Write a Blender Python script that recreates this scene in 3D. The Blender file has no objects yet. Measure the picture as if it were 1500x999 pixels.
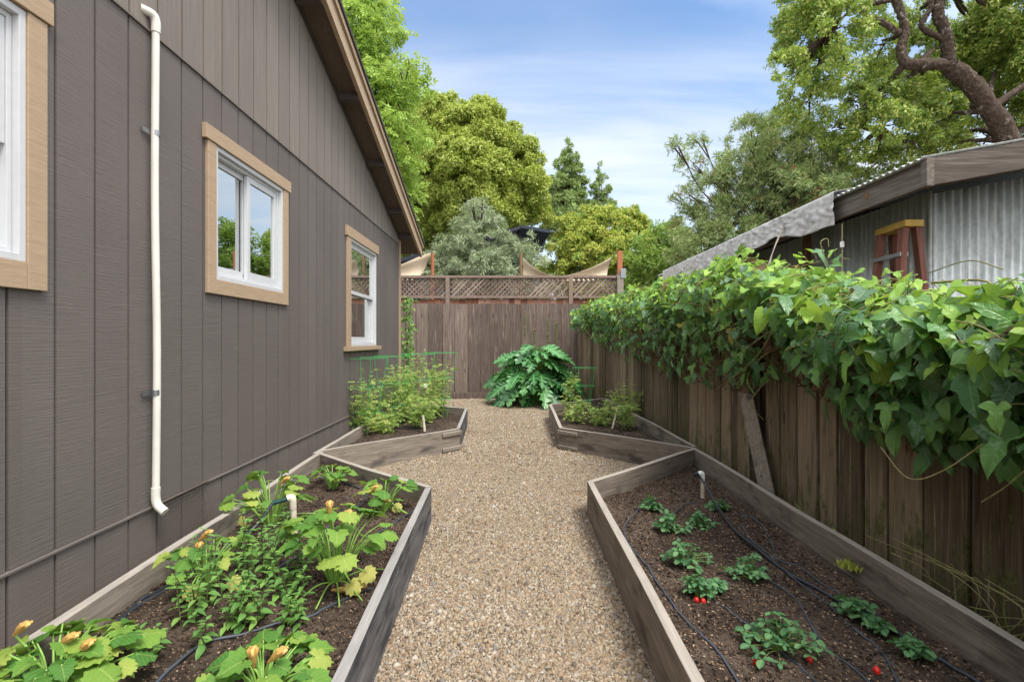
import bpy, math, random
import numpy as np
from mathutils import Vector, Matrix, noise as mnoise

random.seed(7); rng = np.random.default_rng(7)
D = bpy.data; SC = bpy.context.scene; COL = SC.collection
R = math.radians

# ------------------------------------------------------------------ camera, sky, sun, exposure
H = 1.25            # camera height
F = 765.0           # focal length in pixels of the 1500 px wide photograph
cam = D.cameras.new('camera'); cam.sensor_width = 36; cam.lens = 36*F/1500; cam.clip_start = .05; cam.clip_end = 2000
camo = D.objects.new('camera', cam); COL.objects.link(camo)
camo.location = (0, 0, H); camo.rotation_euler = (R(90), 0, 0); SC.camera = camo

SUN_EL, SUN_AZ = R(60), R(140)     # azimuth measured from +Y towards +X
SUN_STRENGTH, SKY_STRENGTH = 2.1, .1
SC.view_settings.view_transform = 'Standard'; SC.view_settings.look = 'None'
SC.view_settings.gamma = 1; SC.view_settings.use_curve_mapping = False
SC.view_settings.exposure = 1.05
SC.cycles.use_denoising = True
SC.cycles.max_bounces = 8; SC.cycles.transparent_max_bounces = 12; SC.cycles.diffuse_bounces = 4

FILL_DECK = (9.8, 10.0, 10.4, 1)
def srgb(r, g, b):
    f = lambda c: (c/255/12.92) if c/255 <= .04045 else ((c/255+.055)/1.055)**2.4
    return (f(r), f(g), f(b), 1)

class NT:
    """small node-tree helper"""
    def __init__(s, tree): s.t = tree; s.n = tree.nodes; s.l = tree.links
    def add(s, kind, **kw):
        nd = s.n.new(kind)
        for k, v in kw.items():
            if k.startswith('i_'):
                key = k[2:]; key = int(key) if key.isdigit() else key.replace('_', ' ')
                s.set(nd.inputs[key], v)
            else: setattr(nd, k, v)
        return nd
    def set(s, sock, v):
        if isinstance(v, bpy.types.NodeSocket): s.l.new(v, sock)
        else: sock.default_value = v
    def math(s, op, a, b=None, c=None, clamp=False):
        nd = s.n.new('ShaderNodeMath'); nd.operation = op; nd.use_clamp = clamp
        for i, v in enumerate((a, b, c)):
            if v is not None: s.set(nd.inputs[i], v)
        return nd.outputs[0]
    def ramp(s, fac, stops, interp='LINEAR'):
        nd = s.n.new('ShaderNodeValToRGB'); cr = nd.color_ramp; cr.interpolation = interp
        while len(cr.elements) < len(stops): cr.elements.new(.5)
        for e, (p, c) in zip(cr.elements, stops): e.position = p; e.color = c
        s.set(nd.inputs[0], fac); return nd.outputs[0]
    def mix(s, fac, a, b, blend='MIX'):
        nd = s.n.new('ShaderNodeMix'); nd.data_type = 'RGBA'; nd.blend_type = blend
        s.set(nd.inputs[0], fac); s.set(nd.inputs[6], a); s.set(nd.inputs[7], b); return nd.outputs[2]
    def mapping(s, vec, scale=(1, 1, 1), loc=(0, 0, 0)):
        nd = s.n.new('ShaderNodeMapping'); s.set(nd.inputs[0], vec)
        nd.inputs['Scale'].default_value = scale; nd.inputs['Location'].default_value = loc; return nd.outputs[0]
    def noise(s, vec, scale, detail=4, rough=.55, dist=0):
        nd = s.n.new('ShaderNodeTexNoise'); s.set(nd.inputs['Vector'], vec)
        nd.inputs['Scale'].default_value = scale; nd.inputs['Detail'].default_value = detail
        nd.inputs['Roughness'].default_value = rough; nd.inputs['Distortion'].default_value = dist
        return nd.outputs[0]

W = D.worlds.new('World'); SC.world = W; W.use_nodes = True
w = NT(W.node_tree); w.n.clear()
out = w.add('ShaderNodeOutputWorld'); bg = w.add('ShaderNodeBackground'); w.l.new(bg.outputs[0], out.inputs[0])
sky = w.add('ShaderNodeTexSky', sky_type='NISHITA', sun_disc=False, sun_elevation=SUN_EL, sun_rotation=SUN_AZ,
            altitude=50, air_density=1.0, dust_density=1.0, ozone_density=1.6)
tc = w.add('ShaderNodeTexCoord')
sep = w.add('ShaderNodeSeparateXYZ'); w.l.new(tc.outputs['Generated'], sep.inputs[0])
zc = w.math('MAXIMUM', sep.outputs[2], 0.0); den = w.math('ADD', zc, .22)
cv = w.add('ShaderNodeCombineXYZ')
w.set(cv.inputs[0], w.math('DIVIDE', sep.outputs[0], den)); w.set(cv.inputs[1], w.math('DIVIDE', sep.outputs[1], den))
streak = w.noise(w.mapping(cv.outputs[0], (.55, 2.6, 1), (3.1, .4, 0)), 1.5, 9, .58, .5)
broad = w.noise(w.mapping(cv.outputs[0], (.7, 1.3, 1), (1.7, 2.0, 0)), 1.1, 4, .5, .2)
cl = w.math('MULTIPLY_ADD', broad, .75, w.math('MULTIPLY', streak, .6))
clf = w.math('MULTIPLY', w.ramp(cl, [(.46, (0, 0, 0, 1)), (.80, (.9, .9, .9, 1))]), w.ramp(sep.outputs[2], [(.36, (1, 1, 1, 1)), (.52, (.22, .22, .22, 1))]))
hz = w.ramp(sep.outputs[2], [(0.0, (1, 1, 1, 1)), (.17, (.72, .72, .72, 1)), (.34, (.22, .22, .22, 1)), (.50, (0, 0, 0, 1))])
lum = w.math('MAXIMUM', clf, w.math('MULTIPLY', hz, .9))
tint = w.mix(1.0, sky.outputs[0], (.95, 1.14, 1.26, 1), 'MULTIPLY')
front = w.mix(lum, tint, (5.0, 5.3, 5.8, 1))
# unseen, added for fill light: bright broken cloud deck overhead and behind the viewpoint
dk = w.math('MULTIPLY_ADD', sep.outputs[1], -.55, w.math('MULTIPLY_ADD', sep.outputs[2], 1.0, w.math('MULTIPLY', w.math('ABSOLUTE', sep.outputs[0]), .42)))
dn = w.math('MULTIPLY_ADD', w.noise(cv.outputs[0], 1.3, 5, .55), .35, dk)
fill_deck = w.ramp(dn, [(.36, (0, 0, 0, 1)), (.80, (1, 1, 1, 1))])
w.l.new(w.mix(fill_deck, front, FILL_DECK), bg.inputs[0])
bg.inputs[1].default_value = SKY_STRENGTH

sl = D.lights.new('sun', 'SUN'); sl.energy = SUN_STRENGTH; sl.angle = R(20); sl.color = (1, .95, .86)
so = D.objects.new('sun', sl); COL.objects.link(so)
sd = Vector((math.sin(SUN_AZ)*math.cos(SUN_EL), math.cos(SUN_AZ)*math.cos(SUN_EL), math.sin(SUN_EL)))
so.rotation_euler = sd.to_track_quat('Z', 'Y').to_euler(); so.location = (6, -8, 14)

# ------------------------------------------------------------------ helpers
def P(px, py, Y):
    """world point seen at photo pixel (px, py) at distance Y"""
    return np.array([(px-750)/F*Y, Y, H-(py-499.5)/F*Y])
def G(px, py, z=0.):
    """world point on the level z seen at photo pixel"""
    Y = F*(H-z)/(py-499.5); return np.array([(px-750)/F*Y, Y, z])
def nrm(v): return v/np.maximum(np.linalg.norm(v, axis=-1, keepdims=True), 1e-9)

def tag(o, label=None, cat=None, group=None, kind=None):
    if label: o['label'] = label
    if cat: o['category'] = cat
    if group: o['group'] = group
    if kind: o['kind'] = kind
    return o
def thing(name, label, cat, loc=(0, 0, 0), group=None, rz=0):
    o = D.objects.new(name, None); COL.objects.link(o); o.location = loc; o.rotation_euler = (0, 0, rz)
    o.empty_display_size = .1
    return tag(o, label, cat, group)
def link_mesh(name, me, mats, parent=None, world=False):
    o = D.objects.new(name, me); COL.objects.link(o)
    for m in (mats if isinstance(mats, (list, tuple)) else [mats]): me.materials.append(m)
    if parent is not None:
        o.parent = parent
        if world: o.matrix_parent_inverse = parent_inv(parent)
    return o
def parent_inv(p):
    m = Matrix.LocRotScale(p.location, p.rotation_euler, p.scale)
    if p.parent is not None:
        m = Matrix.LocRotScale(p.parent.location, p.parent.rotation_euler, p.parent.scale) @ m
    return m.inverted()
def arr_mesh(name, V, Fc, mi=None, smooth=False):
    V = np.ascontiguousarray(V, dtype=np.float32); Fc = np.ascontiguousarray(Fc, dtype=np.int32)
    n, k = Fc.shape
    me = D.meshes.new(name); me.vertices.add(len(V)); me.vertices.foreach_set('co', V.ravel())
    me.loops.add(n*k); me.loops.foreach_set('vertex_index', Fc.ravel())
    me.polygons.add(n); me.polygons.foreach_set('loop_start', np.arange(0, n*k, k, dtype=np.int32))
    me.polygons.foreach_set('loop_total', np.full(n, k, dtype=np.int32))
    if mi is not None: me.polygons.foreach_set('material_index', np.ascontiguousarray(mi, dtype=np.int32))
    if smooth: me.polygons.foreach_set('use_smooth', np.ones(n, dtype=bool))
    me.update(calc_edges=True); return me

class MB:
    def __init__(s): s.v = []; s.f = []; s.m = []; s.sm = []
    def add(s, vs, fs, mi=0, smooth=False):
        o = len(s.v); s.v += [tuple(map(float, q)) for q in vs]
        for f in fs: s.f.append([o+i for i in f]); s.m.append(mi); s.sm.append(smooth)
    def box(s, a, b, mi=0, M=None):
        (x0, y0, z0), (x1, y1, z1) = a, b
        vs = [(x0, y0, z0), (x1, y0, z0), (x1, y1, z0), (x0, y1, z0), (x0, y0, z1), (x1, y0, z1), (x1, y1, z1), (x0, y1, z1)]
        if M is not None: vs = [M @ Vector(q) for q in vs]
        s.add(vs, [(0, 3, 2, 1), (4, 5, 6, 7), (0, 1, 5, 4), (1, 2, 6, 5), (2, 3, 7, 6), (3, 0, 4, 7)], mi)
    def prism(s, poly, off, mi=0):
        """polygon of 3D points extruded by vector off"""
        n = len(poly); a = [np.array(q, float) for q in poly]; b = [q+np.array(off, float) for q in a]
        s.add(a+b, [tuple(range(n-1, -1, -1)), tuple(range(n, 2*n))]+[(i, (i+1) % n, n+(i+1) % n, n+i) for i in range(n)], mi)
    def tube(s, path, rad, sides=6, mi=0, cap=True):
        p = np.array(path, float); n = len(p); rad = np.broadcast_to(np.array(rad, float), (n,))
        t = nrm(np.gradient(p, axis=0)); u = np.cross(t[0], [0, 0, 1.])
        if np.linalg.norm(u) < .05: u = np.cross(t[0], [1., 0, 0])
        u = nrm(u); vs = []
        for i in range(n):
            u = nrm(u-np.dot(u, t[i])*t[i]); v = np.cross(t[i], u)
            for k in range(sides):
                a = 2*math.pi*k/sides; vs.append(p[i]+rad[i]*(math.cos(a)*u+math.sin(a)*v))
        fs = [(i*sides+k, i*sides+(k+1) % sides, (i+1)*sides+(k+1) % sides, (i+1)*sides+k) for i in range(n-1) for k in range(sides)]
        s.add(vs, fs, mi, True)
        if cap:
            s.add(vs[:sides], [tuple(range(sides-1, -1, -1))], mi); s.add(vs[-sides:], [tuple(range(sides))], mi)
    def ball(s, c, r, mi=0, seg=10, rings=6, axis=None):
        c = np.array(c, float); r = np.broadcast_to(np.array(r, float), (3,)); vs = []
        for i in range(rings+1):
            th = math.pi*i/rings
            for k in range(seg):
                a = 2*math.pi*k/seg
                q = np.array([math.sin(th)*math.cos(a), math.sin(th)*math.sin(a), math.cos(th)])*r
                if axis is not None: q = np.array(axis @ Vector(q))
                vs.append(c+q)
        s.add(vs, [(i*seg+k, (i+1)*seg+k, (i+1)*seg+(k+1) % seg, i*seg+(k+1) % seg) for i in range(rings) for k in range(seg)], mi, True)
    def build(s, name, mats, parent=None, bevel=0, world=False):
        me = D.meshes.new(name); me.from_pydata(s.v, [], s.f)
        me.polygons.foreach_set('material_index', s.m); me.polygons.foreach_set('use_smooth', s.sm); me.update()
        o = link_mesh(name, me, mats, parent, world)
        if bevel:
            b = o.modifiers.new('bevel', 'BEVEL'); b.width = bevel; b.segments = 2; b.limit_method = 'ANGLE'
        return o

def smooth_path(pts, n=8):
    """Catmull-Rom through points"""
    p = np.array(pts, float); p = np.vstack([2*p[0]-p[1], p, 2*p[-1]-p[-2]]); o = []
    for i in range(1, len(p)-2):
        for t in np.linspace(0, 1, n, endpoint=False):
            a, b, c, d = p[i-1], p[i], p[i+1], p[i+2]
            o.append(.5*((2*b)+(c-a)*t+(2*a-5*b+4*c-d)*t*t+(3*b-a-3*c+d)*t**3))
    o.append(p[-2]); return np.array(o)

# ------------------------------------------------------------------ materials
def new_mat(name):
    m = D.materials.new(name); m.use_nodes = True; t = NT(m.node_tree)
    return m, t, t.n['Principled BSDF']
def coords(t, kind='Object'): return t.add('ShaderNodeTexCoord').outputs[kind]
def bump(t, bs, height, strength=.3, dist=.01):
    b = t.add('ShaderNodeBump'); b.inputs['Strength'].default_value = strength; b.inputs['Distance'].default_value = dist
    t.set(b.inputs['Height'], height); t.l.new(b.outputs[0], bs.inputs['Normal']); return b
def island(t): return t.add('ShaderNodeNewGeometry').outputs['Random Per Island']

def plain(name, col, rough=.5, metal=0, var=.12, scale=30, bmp=0):
    m, t, bs = new_mat(name); c = coords(t); n = t.noise(c, scale, 5)
    dk = tuple(x*(1-var) for x in col[:3])+(1,); lt = tuple(min(1, x*(1+var)) for x in col[:3])+(1,)
    t.set(bs.inputs['Base Color'], t.ramp(n, [(.3, dk), (.7, lt)])); bs.inputs['Roughness'].default_value = rough
    bs.inputs['Metallic'].default_value = metal
    if bmp: bump(t, bs, n, bmp, .004)
    return m

def wood(name, cols, grain=(1, 14, 14), scale=3.0, rough=.8, isl=.35, knots=True, bmp=.4, stain=None, fine=9, top=None):
    """weathered timber; grain = coordinate scale (small along the board)"""
    m, t, bs = new_mat(name); c = coords(t); r = island(t)
    off = t.add('ShaderNodeCombineXYZ')
    for i, k in enumerate((37., 19., 53.)): t.set(off.inputs[i], t.math('MULTIPLY', r, k))
    va = t.add('ShaderNodeVectorMath'); va.operation = 'ADD'; t.l.new(c, va.inputs[0]); t.l.new(off.outputs[0], va.inputs[1]); c2 = va.outputs[0]
    big = t.noise(t.mapping(c2, grain), scale, 6, .6, .6)
    fin = t.noise(t.mapping(c2, tuple(g*fine if g > 2 else g*2 for g in grain)), scale, 4, .65, .2)
    fac = t.math('MULTIPLY_ADD', fin, .45, t.math('MULTIPLY', big, .55))
    fac = t.math('ADD', fac, t.math('MULTIPLY', t.math('SUBTRACT', r, .5), isl))
    col = t.ramp(fac, [(.30, cols[0]), (.5, cols[1]), (.70, cols[2])])
    if knots:
        vo = t.add('ShaderNodeTexVoronoi'); t.set(vo.inputs['Vector'], t.mapping(c2, tuple(1.6 if g <= 2 else 5 for g in grain))); vo.inputs['Scale'].default_value = 1.3
        kn = t.ramp(vo.outputs['Distance'], [(.055, (1, 1, 1, 1)), (.11, (0, 0, 0, 1))])
        col = t.mix(t.math('MULTIPLY', kn, .7), col, tuple(x*.35 for x in cols[0][:3])+(1,))
    if stain:
        sn = t.noise(t.mapping(c, stain[1]), stain[2], 5, .6); sf = t.ramp(sn, [(stain[3], (0, 0, 0, 1)), (stain[3]+.14, (1, 1, 1, 1))])
        col = t.mix(t.math('MULTIPLY', sf, stain[4]), col, stain[0])
    if top:   # weathered upper edge; extra skylight on it is also put into the colour
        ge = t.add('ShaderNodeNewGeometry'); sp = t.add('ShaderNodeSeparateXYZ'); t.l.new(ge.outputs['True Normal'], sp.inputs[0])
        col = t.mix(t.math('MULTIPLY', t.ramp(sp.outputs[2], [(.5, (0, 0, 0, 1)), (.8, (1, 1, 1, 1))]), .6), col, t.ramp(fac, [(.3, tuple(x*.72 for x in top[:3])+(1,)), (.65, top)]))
    t.set(bs.inputs['Base Color'], col); bs.inputs['Roughness'].default_value = rough; bs.inputs['Specular IOR Level'].default_value = .25
    bump(t, bs, fac, bmp, .006); return m

def leaf(name, cols, rough=.45, trans=.3, spec=.4, veins=False, tcol=None):
    m, t, bs = new_mat(name); r = island(t)
    st = [(i/(len(cols)-1), c) for i, c in enumerate(cols)]
    col = t.ramp(r, st); n = t.noise(coords(t), 14, 3); col = t.mix(t.math('MULTIPLY', n, .28), col, tuple(x*.6 for x in cols[0][:3])+(1,))
    if veins:
        at = t.add('ShaderNodeAttribute', attribute_name='leaf_xy'); sp = t.add('ShaderNodeSeparateXYZ'); t.l.new(at.outputs['Vector'], sp.inputs[0])
        ax = t.math('ABSOLUTE', sp.outputs[0]); side = t.math('ABSOLUTE', t.math('SUBTRACT', t.math('FRACT', t.math('MULTIPLY', t.math('SUBTRACT', sp.outputs[1], t.math('MULTIPLY', ax, .75)), 5.5)), .5))
        v1 = t.ramp(ax, [(.012, (1, 1, 1, 1)), (.035, (0, 0, 0, 1))]); v2 = t.ramp(side, [(.0, (.8, .8, .8, 1)), (.12, (0, 0, 0, 1))]); v = t.math('MAXIMUM', v1, v2)
        col = t.mix(t.math('MULTIPLY', v, veins), col, tuple(min(1, x*1.25+.10) for x in cols[-1][:3])+(1,))
        bn = t.math('MULTIPLY_ADD', t.noise(at.outputs['Vector'], 9, 3), .6, t.math('MULTIPLY', v, -.5)); bump(t, bs, bn, .5, .006)
    t.set(bs.inputs['Base Color'], col); bs.inputs['Roughness'].default_value = rough; bs.inputs['Specular IOR Level'].default_value = spec
    tr = t.add('ShaderNodeBsdfTranslucent'); t.set(tr.inputs[0], t.mix(.55, col, tcol or (.30, .42, .04, 1)))
    mx = t.add('ShaderNodeMixShader'); mx.inputs[0].default_value = trans
    t.l.new(bs.outputs[0], mx.inputs[1]); t.l.new(tr.outputs[0], mx.inputs[2])
    t.l.new(mx.outputs[0], t.n['Material Output'].inputs[0]); return m

M = {}
# --- siding
def siding():
    m, t, bs = new_mat('painted_siding'); c = coords(t); r = island(t)
    saw = t.noise(t.mapping(c, (1, 1.6, 105)), 2.2, 6, .68, .05)
    ver = t.noise(t.mapping(c, (1, 22, 1.2)), 3, 5, .6, .3)
    blot = t.noise(c, 1.1, 4)
    sp = t.add('ShaderNodeSeparateXYZ'); t.l.new(c, sp.inputs[0])
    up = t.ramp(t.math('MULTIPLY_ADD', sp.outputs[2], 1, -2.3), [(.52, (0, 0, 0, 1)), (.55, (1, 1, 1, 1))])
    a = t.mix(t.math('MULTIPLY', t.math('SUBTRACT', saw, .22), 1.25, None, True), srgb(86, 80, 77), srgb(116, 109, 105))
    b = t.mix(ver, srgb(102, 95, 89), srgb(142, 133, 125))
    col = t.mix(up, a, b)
    col = t.mix(t.math('MULTIPLY', t.math('SUBTRACT', blot, .35), .9, None, True), col, srgb(122, 113, 109))
    col = t.mix(t.math('MULTIPLY', r, .28), col, srgb(88, 79, 76))
    dirt = t.math('MULTIPLY', t.ramp(t.math('MULTIPLY_ADD', t.noise(c, 5, 5, .65), .35, sp.outputs[2]), [(.20, (1, 1, 1, 1)), (.62, (0, 0, 0, 1))]), .35)
    col = t.mix(dirt, col, srgb(132, 120, 108))
    wear = t.ramp(t.noise(t.mapping(c, (1, 3, 9)), 3, 8, .75), [(.64, (0, 0, 0, 1)), (.70, (.5, .5, .5, 1))]); col = t.mix(wear, col, srgb(134, 124, 120))
    t.set(bs.inputs['Base Color'], col); bs.inputs['Roughness'].default_value = .72; bs.inputs['Specular IOR Level'].default_value = .3
    hgt = t.mix(up, saw, ver); bump(t, bs, hgt, .6, .006); return m
M['siding'] = siding()
M['groove'] = plain('siding_groove', srgb(40, 35, 34), .95)
M['tan'] = wood('tan_trim_paint', [srgb(150, 129, 106), srgb(166, 144, 120), srgb(178, 157, 133)], (3, 3, 30), 3, .6, .12, False, .3)
M['soffit'] = wood('soffit_boards', [srgb(82, 71, 66), srgb(98, 86, 80), srgb(112, 99, 92)], (14, 1, 14), 3, .8, .1, False, .3)
M['dark_trim'] = plain('brown_trim_paint', srgb(70, 60, 57), .7)
M['vinyl'] = plain('white_vinyl', (.52, .53, .55, 1), .35, var=.03)
M['pvc'] = plain('off_white_pipe', srgb(212, 209, 201), .45, var=.10, scale=5)
M['pvc_old'] = plain('dirty_white_pipe', srgb(205, 196, 178), .6, var=.25, scale=25)
M['steel'] = plain('zinc_strap', srgb(140, 142, 145), .4, .8)
M['shingle'] = plain('dark_shingles', srgb(58, 54, 52), .95, bmp=.6, scale=60)
M['blind'] = plain('blind_slats', srgb(200, 196, 186), .6, var=.05)
M['inside'] = plain('room_plaster', srgb(150, 146, 138), .9)
def glass():
    m, t, bs = new_mat('window_glass')
    fr = t.add('ShaderNodeFresnel'); fr.inputs[0].default_value = 2.2
    tr = t.add('ShaderNodeBsdfTransparent'); tr.inputs[0].default_value = (.62, .72, .68, 1)
    gl = t.add('ShaderNodeBsdfGlossy'); gl.inputs['Roughness'].default_value = .01; gl.inputs['Color'].default_value = (.93, .97, .96, 1)
    mx = t.add('ShaderNodeMixShader'); t.l.new(t.math('MULTIPLY_ADD', fr.outputs[0], 1.7, .30, True), mx.inputs[0]); t.l.new(tr.outputs[0], mx.inputs[1]); t.l.new(gl.outputs[0], mx.inputs[2])
    n = t.noise(coords(t), 2.5, 2); b = t.add('ShaderNodeBump'); b.inputs['Strength'].default_value = .03; b.inputs['Distance'].default_value = .02
    t.l.new(n, b.inputs['Height']); t.l.new(b.outputs[0], gl.inputs['Normal'])
    t.l.new(mx.outputs[0], t.n['Material Output'].inputs[0]); return m
M['glass'] = glass()
# --- timber
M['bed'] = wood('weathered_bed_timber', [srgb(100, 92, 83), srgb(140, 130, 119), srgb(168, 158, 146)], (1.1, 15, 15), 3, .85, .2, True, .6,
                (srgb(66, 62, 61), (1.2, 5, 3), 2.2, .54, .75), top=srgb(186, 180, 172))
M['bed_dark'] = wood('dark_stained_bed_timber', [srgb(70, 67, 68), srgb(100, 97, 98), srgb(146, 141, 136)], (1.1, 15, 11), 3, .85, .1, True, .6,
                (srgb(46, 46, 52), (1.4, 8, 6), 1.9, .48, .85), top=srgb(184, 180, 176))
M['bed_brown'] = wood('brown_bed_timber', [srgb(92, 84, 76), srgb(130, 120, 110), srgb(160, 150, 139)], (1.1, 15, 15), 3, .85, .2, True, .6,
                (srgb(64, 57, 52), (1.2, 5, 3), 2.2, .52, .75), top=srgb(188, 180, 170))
M['fence'] = wood('brown_fence_boards', [srgb(66, 56, 51), srgb(104, 91, 84), srgb(142, 128, 118)], (15, 15, .8), 3, .85, .16, True, .6,
                (srgb(176, 162, 150), (14, 14, .9), 2.2, .60, .7))
M['old_fence'] = wood('dark_mossy_fence_boards', [srgb(60, 50, 40), srgb(104, 90, 73), srgb(146, 130, 108)], (15, 15, .8), 3, .9, .28, True, .7,
                (srgb(176, 164, 136), (34, 34, 1.6), 1.5, .60, .85))
def moss(m):
    t = NT(m.node_tree); bs = t.n['Principled BSDF']; lk = bs.inputs['Base Color'].links[0]; src = lk.from_socket; c = coords(t)
    sp = t.add('ShaderNodeSeparateXYZ'); t.l.new(c, sp.inputs[0]); n = t.noise(t.mapping(c, (6, 6, 2.2)), 2.4, 6, .65)
    f = t.ramp(t.math('MULTIPLY_ADD', sp.outputs[2], -.22, t.math('ADD', n, .06)), [(.50, (0, 0, 0, 1)), (.60, (1, 1, 1, 1))])
    t.set(bs.inputs['Base Color'], t.mix(t.math('MULTIPLY', f, .75), src, t.ramp(t.noise(c, 40, 3), [(.35, srgb(50, 58, 28)), (.65, srgb(104, 104, 52))])))
moss(M['old_fence'])
M['red_fence'] = wood('red_brown_fence_boards', [srgb(104, 66, 50), srgb(136, 92, 72), srgb(154, 118, 100)], (13, 13, .8), 3, .85, .5, False, .3)
M['lattice'] = wood('lattice_slats', [srgb(92, 76, 68), srgb(126, 108, 98), srgb(152, 134, 122)], (8, 8, 8), 3, .85, .4, False, .3)
M['beam'] = wood('weathered_beam', [srgb(62, 55, 50), srgb(110, 102, 95), srgb(158, 150, 142)], (9, .8, 16), 2.6, .85, .1, True, .6)
M['beam_x'] = wood('weathered_end_beam', [srgb(50, 44, 40), srgb(88, 80, 74), srgb(130, 122, 114)], (.8, 9, 16), 2.6, .85, .1, True, .6)
M['post_red'] = wood('orange_post', [srgb(132, 80, 56), srgb(162, 100, 70), srgb(178, 120, 90)], (12, 12, .8), 3, .7, .1, False, .2)
M['ladder'] = wood('red_ladder_rails', [srgb(92, 58, 48), srgb(124, 82, 70), srgb(152, 110, 94)], (12, 12, .8), 3, .7, .3, False, .2)
M['yellow'] = plain('yellow_ladder_cap', srgb(178, 146, 62), .6, var=.2, scale=12)
M['plank'] = wood('brown_lumber', [srgb(96, 72, 52), srgb(120, 94, 70), srgb(142, 118, 92)], (12, 1, 12), 3, .8, .2, False, .3)
def galv():
    m, t, bs = new_mat('galvanised_sheet'); c = coords(t)
    n = t.noise(t.mapping(c, (6, 6, .6)), 3, 5, .6); n2 = t.noise(c, 22, 3)
    col = t.ramp(t.math('MULTIPLY_ADD', n2, .3, t.math('MULTIPLY', n, .7)), [(.35, srgb(172, 180, 176)), (.62, srgb(226, 232, 232))])
    col = t.mix(t.ramp(n, [(.6, (0, 0, 0, 1)), (.75, (.6, .6, .6, 1))]), col, srgb(110, 96, 80))
    t.set(bs.inputs['Base Color'], col); bs.inputs['Metallic'].default_value = .2; bs.inputs['Roughness'].default_value = .35; return m
M['galv'] = galv()
M['tarp'] = plain('silver_tarp', srgb(186, 183, 182), .42, var=.26, scale=11, bmp=.8)
M['sail'] = plain('beige_sail_cloth', srgb(216, 198, 172), .8, var=.05)
M['rope'] = plain('pale_rope', srgb(190, 178, 140), .8)
M['white'] = plain('white_plastic', srgb(230, 230, 226), .4, var=.03)
M['hose'] = plain('black_hose', srgb(40, 44, 52), .38, var=.3, scale=18)
M['hose_blue'] = plain('dusty_drip_line', srgb(62, 68, 78), .45, var=.3, scale=18)
M['teal'] = plain('teal_valve', srgb(28, 66, 64), .4)
M['cage'] = plain('green_coated_wire', srgb(58, 176, 92), .4, var=.1)
M['mesh'] = plain('rusty_wire', srgb(110, 100, 92), .5, .5)
M['blue_wall'] = wood('blue_lap_siding', [srgb(96, 118, 134), srgb(112, 134, 150), srgb(126, 148, 162)], (1, 1, 30), 2, .7, .3, False, .2)
M['navy'] = plain('navy_roof', srgb(38, 44, 56), .6, var=.15)
M['bark'] = wood('grey_brown_bark', [srgb(34, 28, 24), srgb(66, 54, 46), srgb(108, 94, 82)], (9, 9, 3), 3.2, .95, .1, False, 1.0, (srgb(172, 166, 152), (5, 5, 3), 1.6, .60, .7))
M['bark_dark'] = wood('dark_bark', [srgb(48, 40, 34), srgb(74, 62, 52), srgb(98, 84, 70)], (7, 7, 2), 2.2, .95, .1, False, .8)
M['stem'] = plain('green_stem', srgb(112, 140, 66), .5, var=.2)
M['stem_dark'] = plain('dark_stem', srgb(74, 72, 44), .6, var=.3)
M['stem_pale'] = plain('pale_squash_stem', srgb(126, 164, 76), .5, var=.15)
M['vine_stem'] = plain('tan_vine_stem', srgb(128, 122, 78), .7, var=.3)
# --- leaves
M['vine'] = leaf('vine_leaves', [srgb(54, 100, 60), srgb(72, 124, 68), srgb(96, 152, 78), srgb(126, 178, 82)], .36, .34, .8, .2)
M['vine_young'] = leaf('young_vine_leaves', [srgb(124, 172, 66), srgb(150, 194, 74), srgb(178, 212, 92)], .42, .42, .5, .2)
M['vine_dry'] = leaf('dry_vine_leaves', [srgb(96, 78, 58), srgb(120, 98, 72)], .8, .15, .2, tcol=(.3, .2, .1, 1))
M['squash'] = leaf('squash_leaves', [srgb(74, 126, 54), srgb(90, 140, 58), srgb(112, 156, 64), srgb(138, 172, 72), srgb(178, 188, 94)], .6, .34, .3, .3)
M['squash_yellow'] = leaf('yellowing_squash_leaves', [srgb(196, 196, 96), srgb(206, 206, 120), srgb(186, 164, 78)], .6, .4, .3, tcol=(.5, .45, .1, 1))
M['blossom'] = plain('squash_blossom', srgb(250, 206, 128), .6, var=.14, scale=60, bmp=.4)
M['mint'] = leaf('mint_leaves', [srgb(96, 142, 72), srgb(118, 164, 84), srgb(148, 188, 98)], .5, .32, .35)
M['tomato'] = leaf('tomato_leaves', [srgb(108, 150, 66), srgb(140, 176, 86), srgb(176, 196, 106), srgb(206, 202, 122)], .55, .32, .3)
M['straw'] = leaf('strawberry_leaves', [srgb(58, 104, 66), srgb(82, 130, 82), srgb(112, 154, 100)], .5, .22, .35, .4)
M['berry'] = plain('red_strawberry', srgb(196, 34, 30), .35, var=.2, scale=120, bmp=.3)
M['acanthus'] = leaf('acanthus_leaves', [srgb(48, 108, 56), srgb(72, 138, 72), srgb(112, 170, 102)], .32, .25, .55, .5)
M['spike'] = leaf('flower_spikes', [srgb(96, 120, 64), srgb(150, 140, 110), srgb(110, 84, 84)], .6, .2, .3)
M['ash'] = leaf('ash_leaves', [srgb(136, 172, 70), srgb(160, 194, 84), srgb(188, 214, 106)], .5, .45, .3, tcol=(.40, .46, .10, 1))
M['round'] = leaf('round_tree_leaves', [srgb(142, 164, 66), srgb(176, 190, 86), srgb(212, 214, 116)], .5, .3, .35)
M['conifer'] = leaf('conifer_sprays', [srgb(122, 148, 88), srgb(146, 168, 102), srgb(168, 188, 120)], .6, .25, .3)
M['yellow_tree'] = leaf('yellow_green_leaves', [srgb(160, 174, 72), srgb(192, 198, 88), srgb(222, 216, 122)], .5, .35, .3)
M['hedge'] = leaf('shrub_leaves', [srgb(124, 158, 74), srgb(152, 182, 90), srgb(182, 204, 110)], .5, .35, .3)
M['olive'] = leaf('olive_leaves', [srgb(134, 154, 116), srgb(168, 182, 146), srgb(202, 208, 182)], .55, .2, .35)
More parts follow.
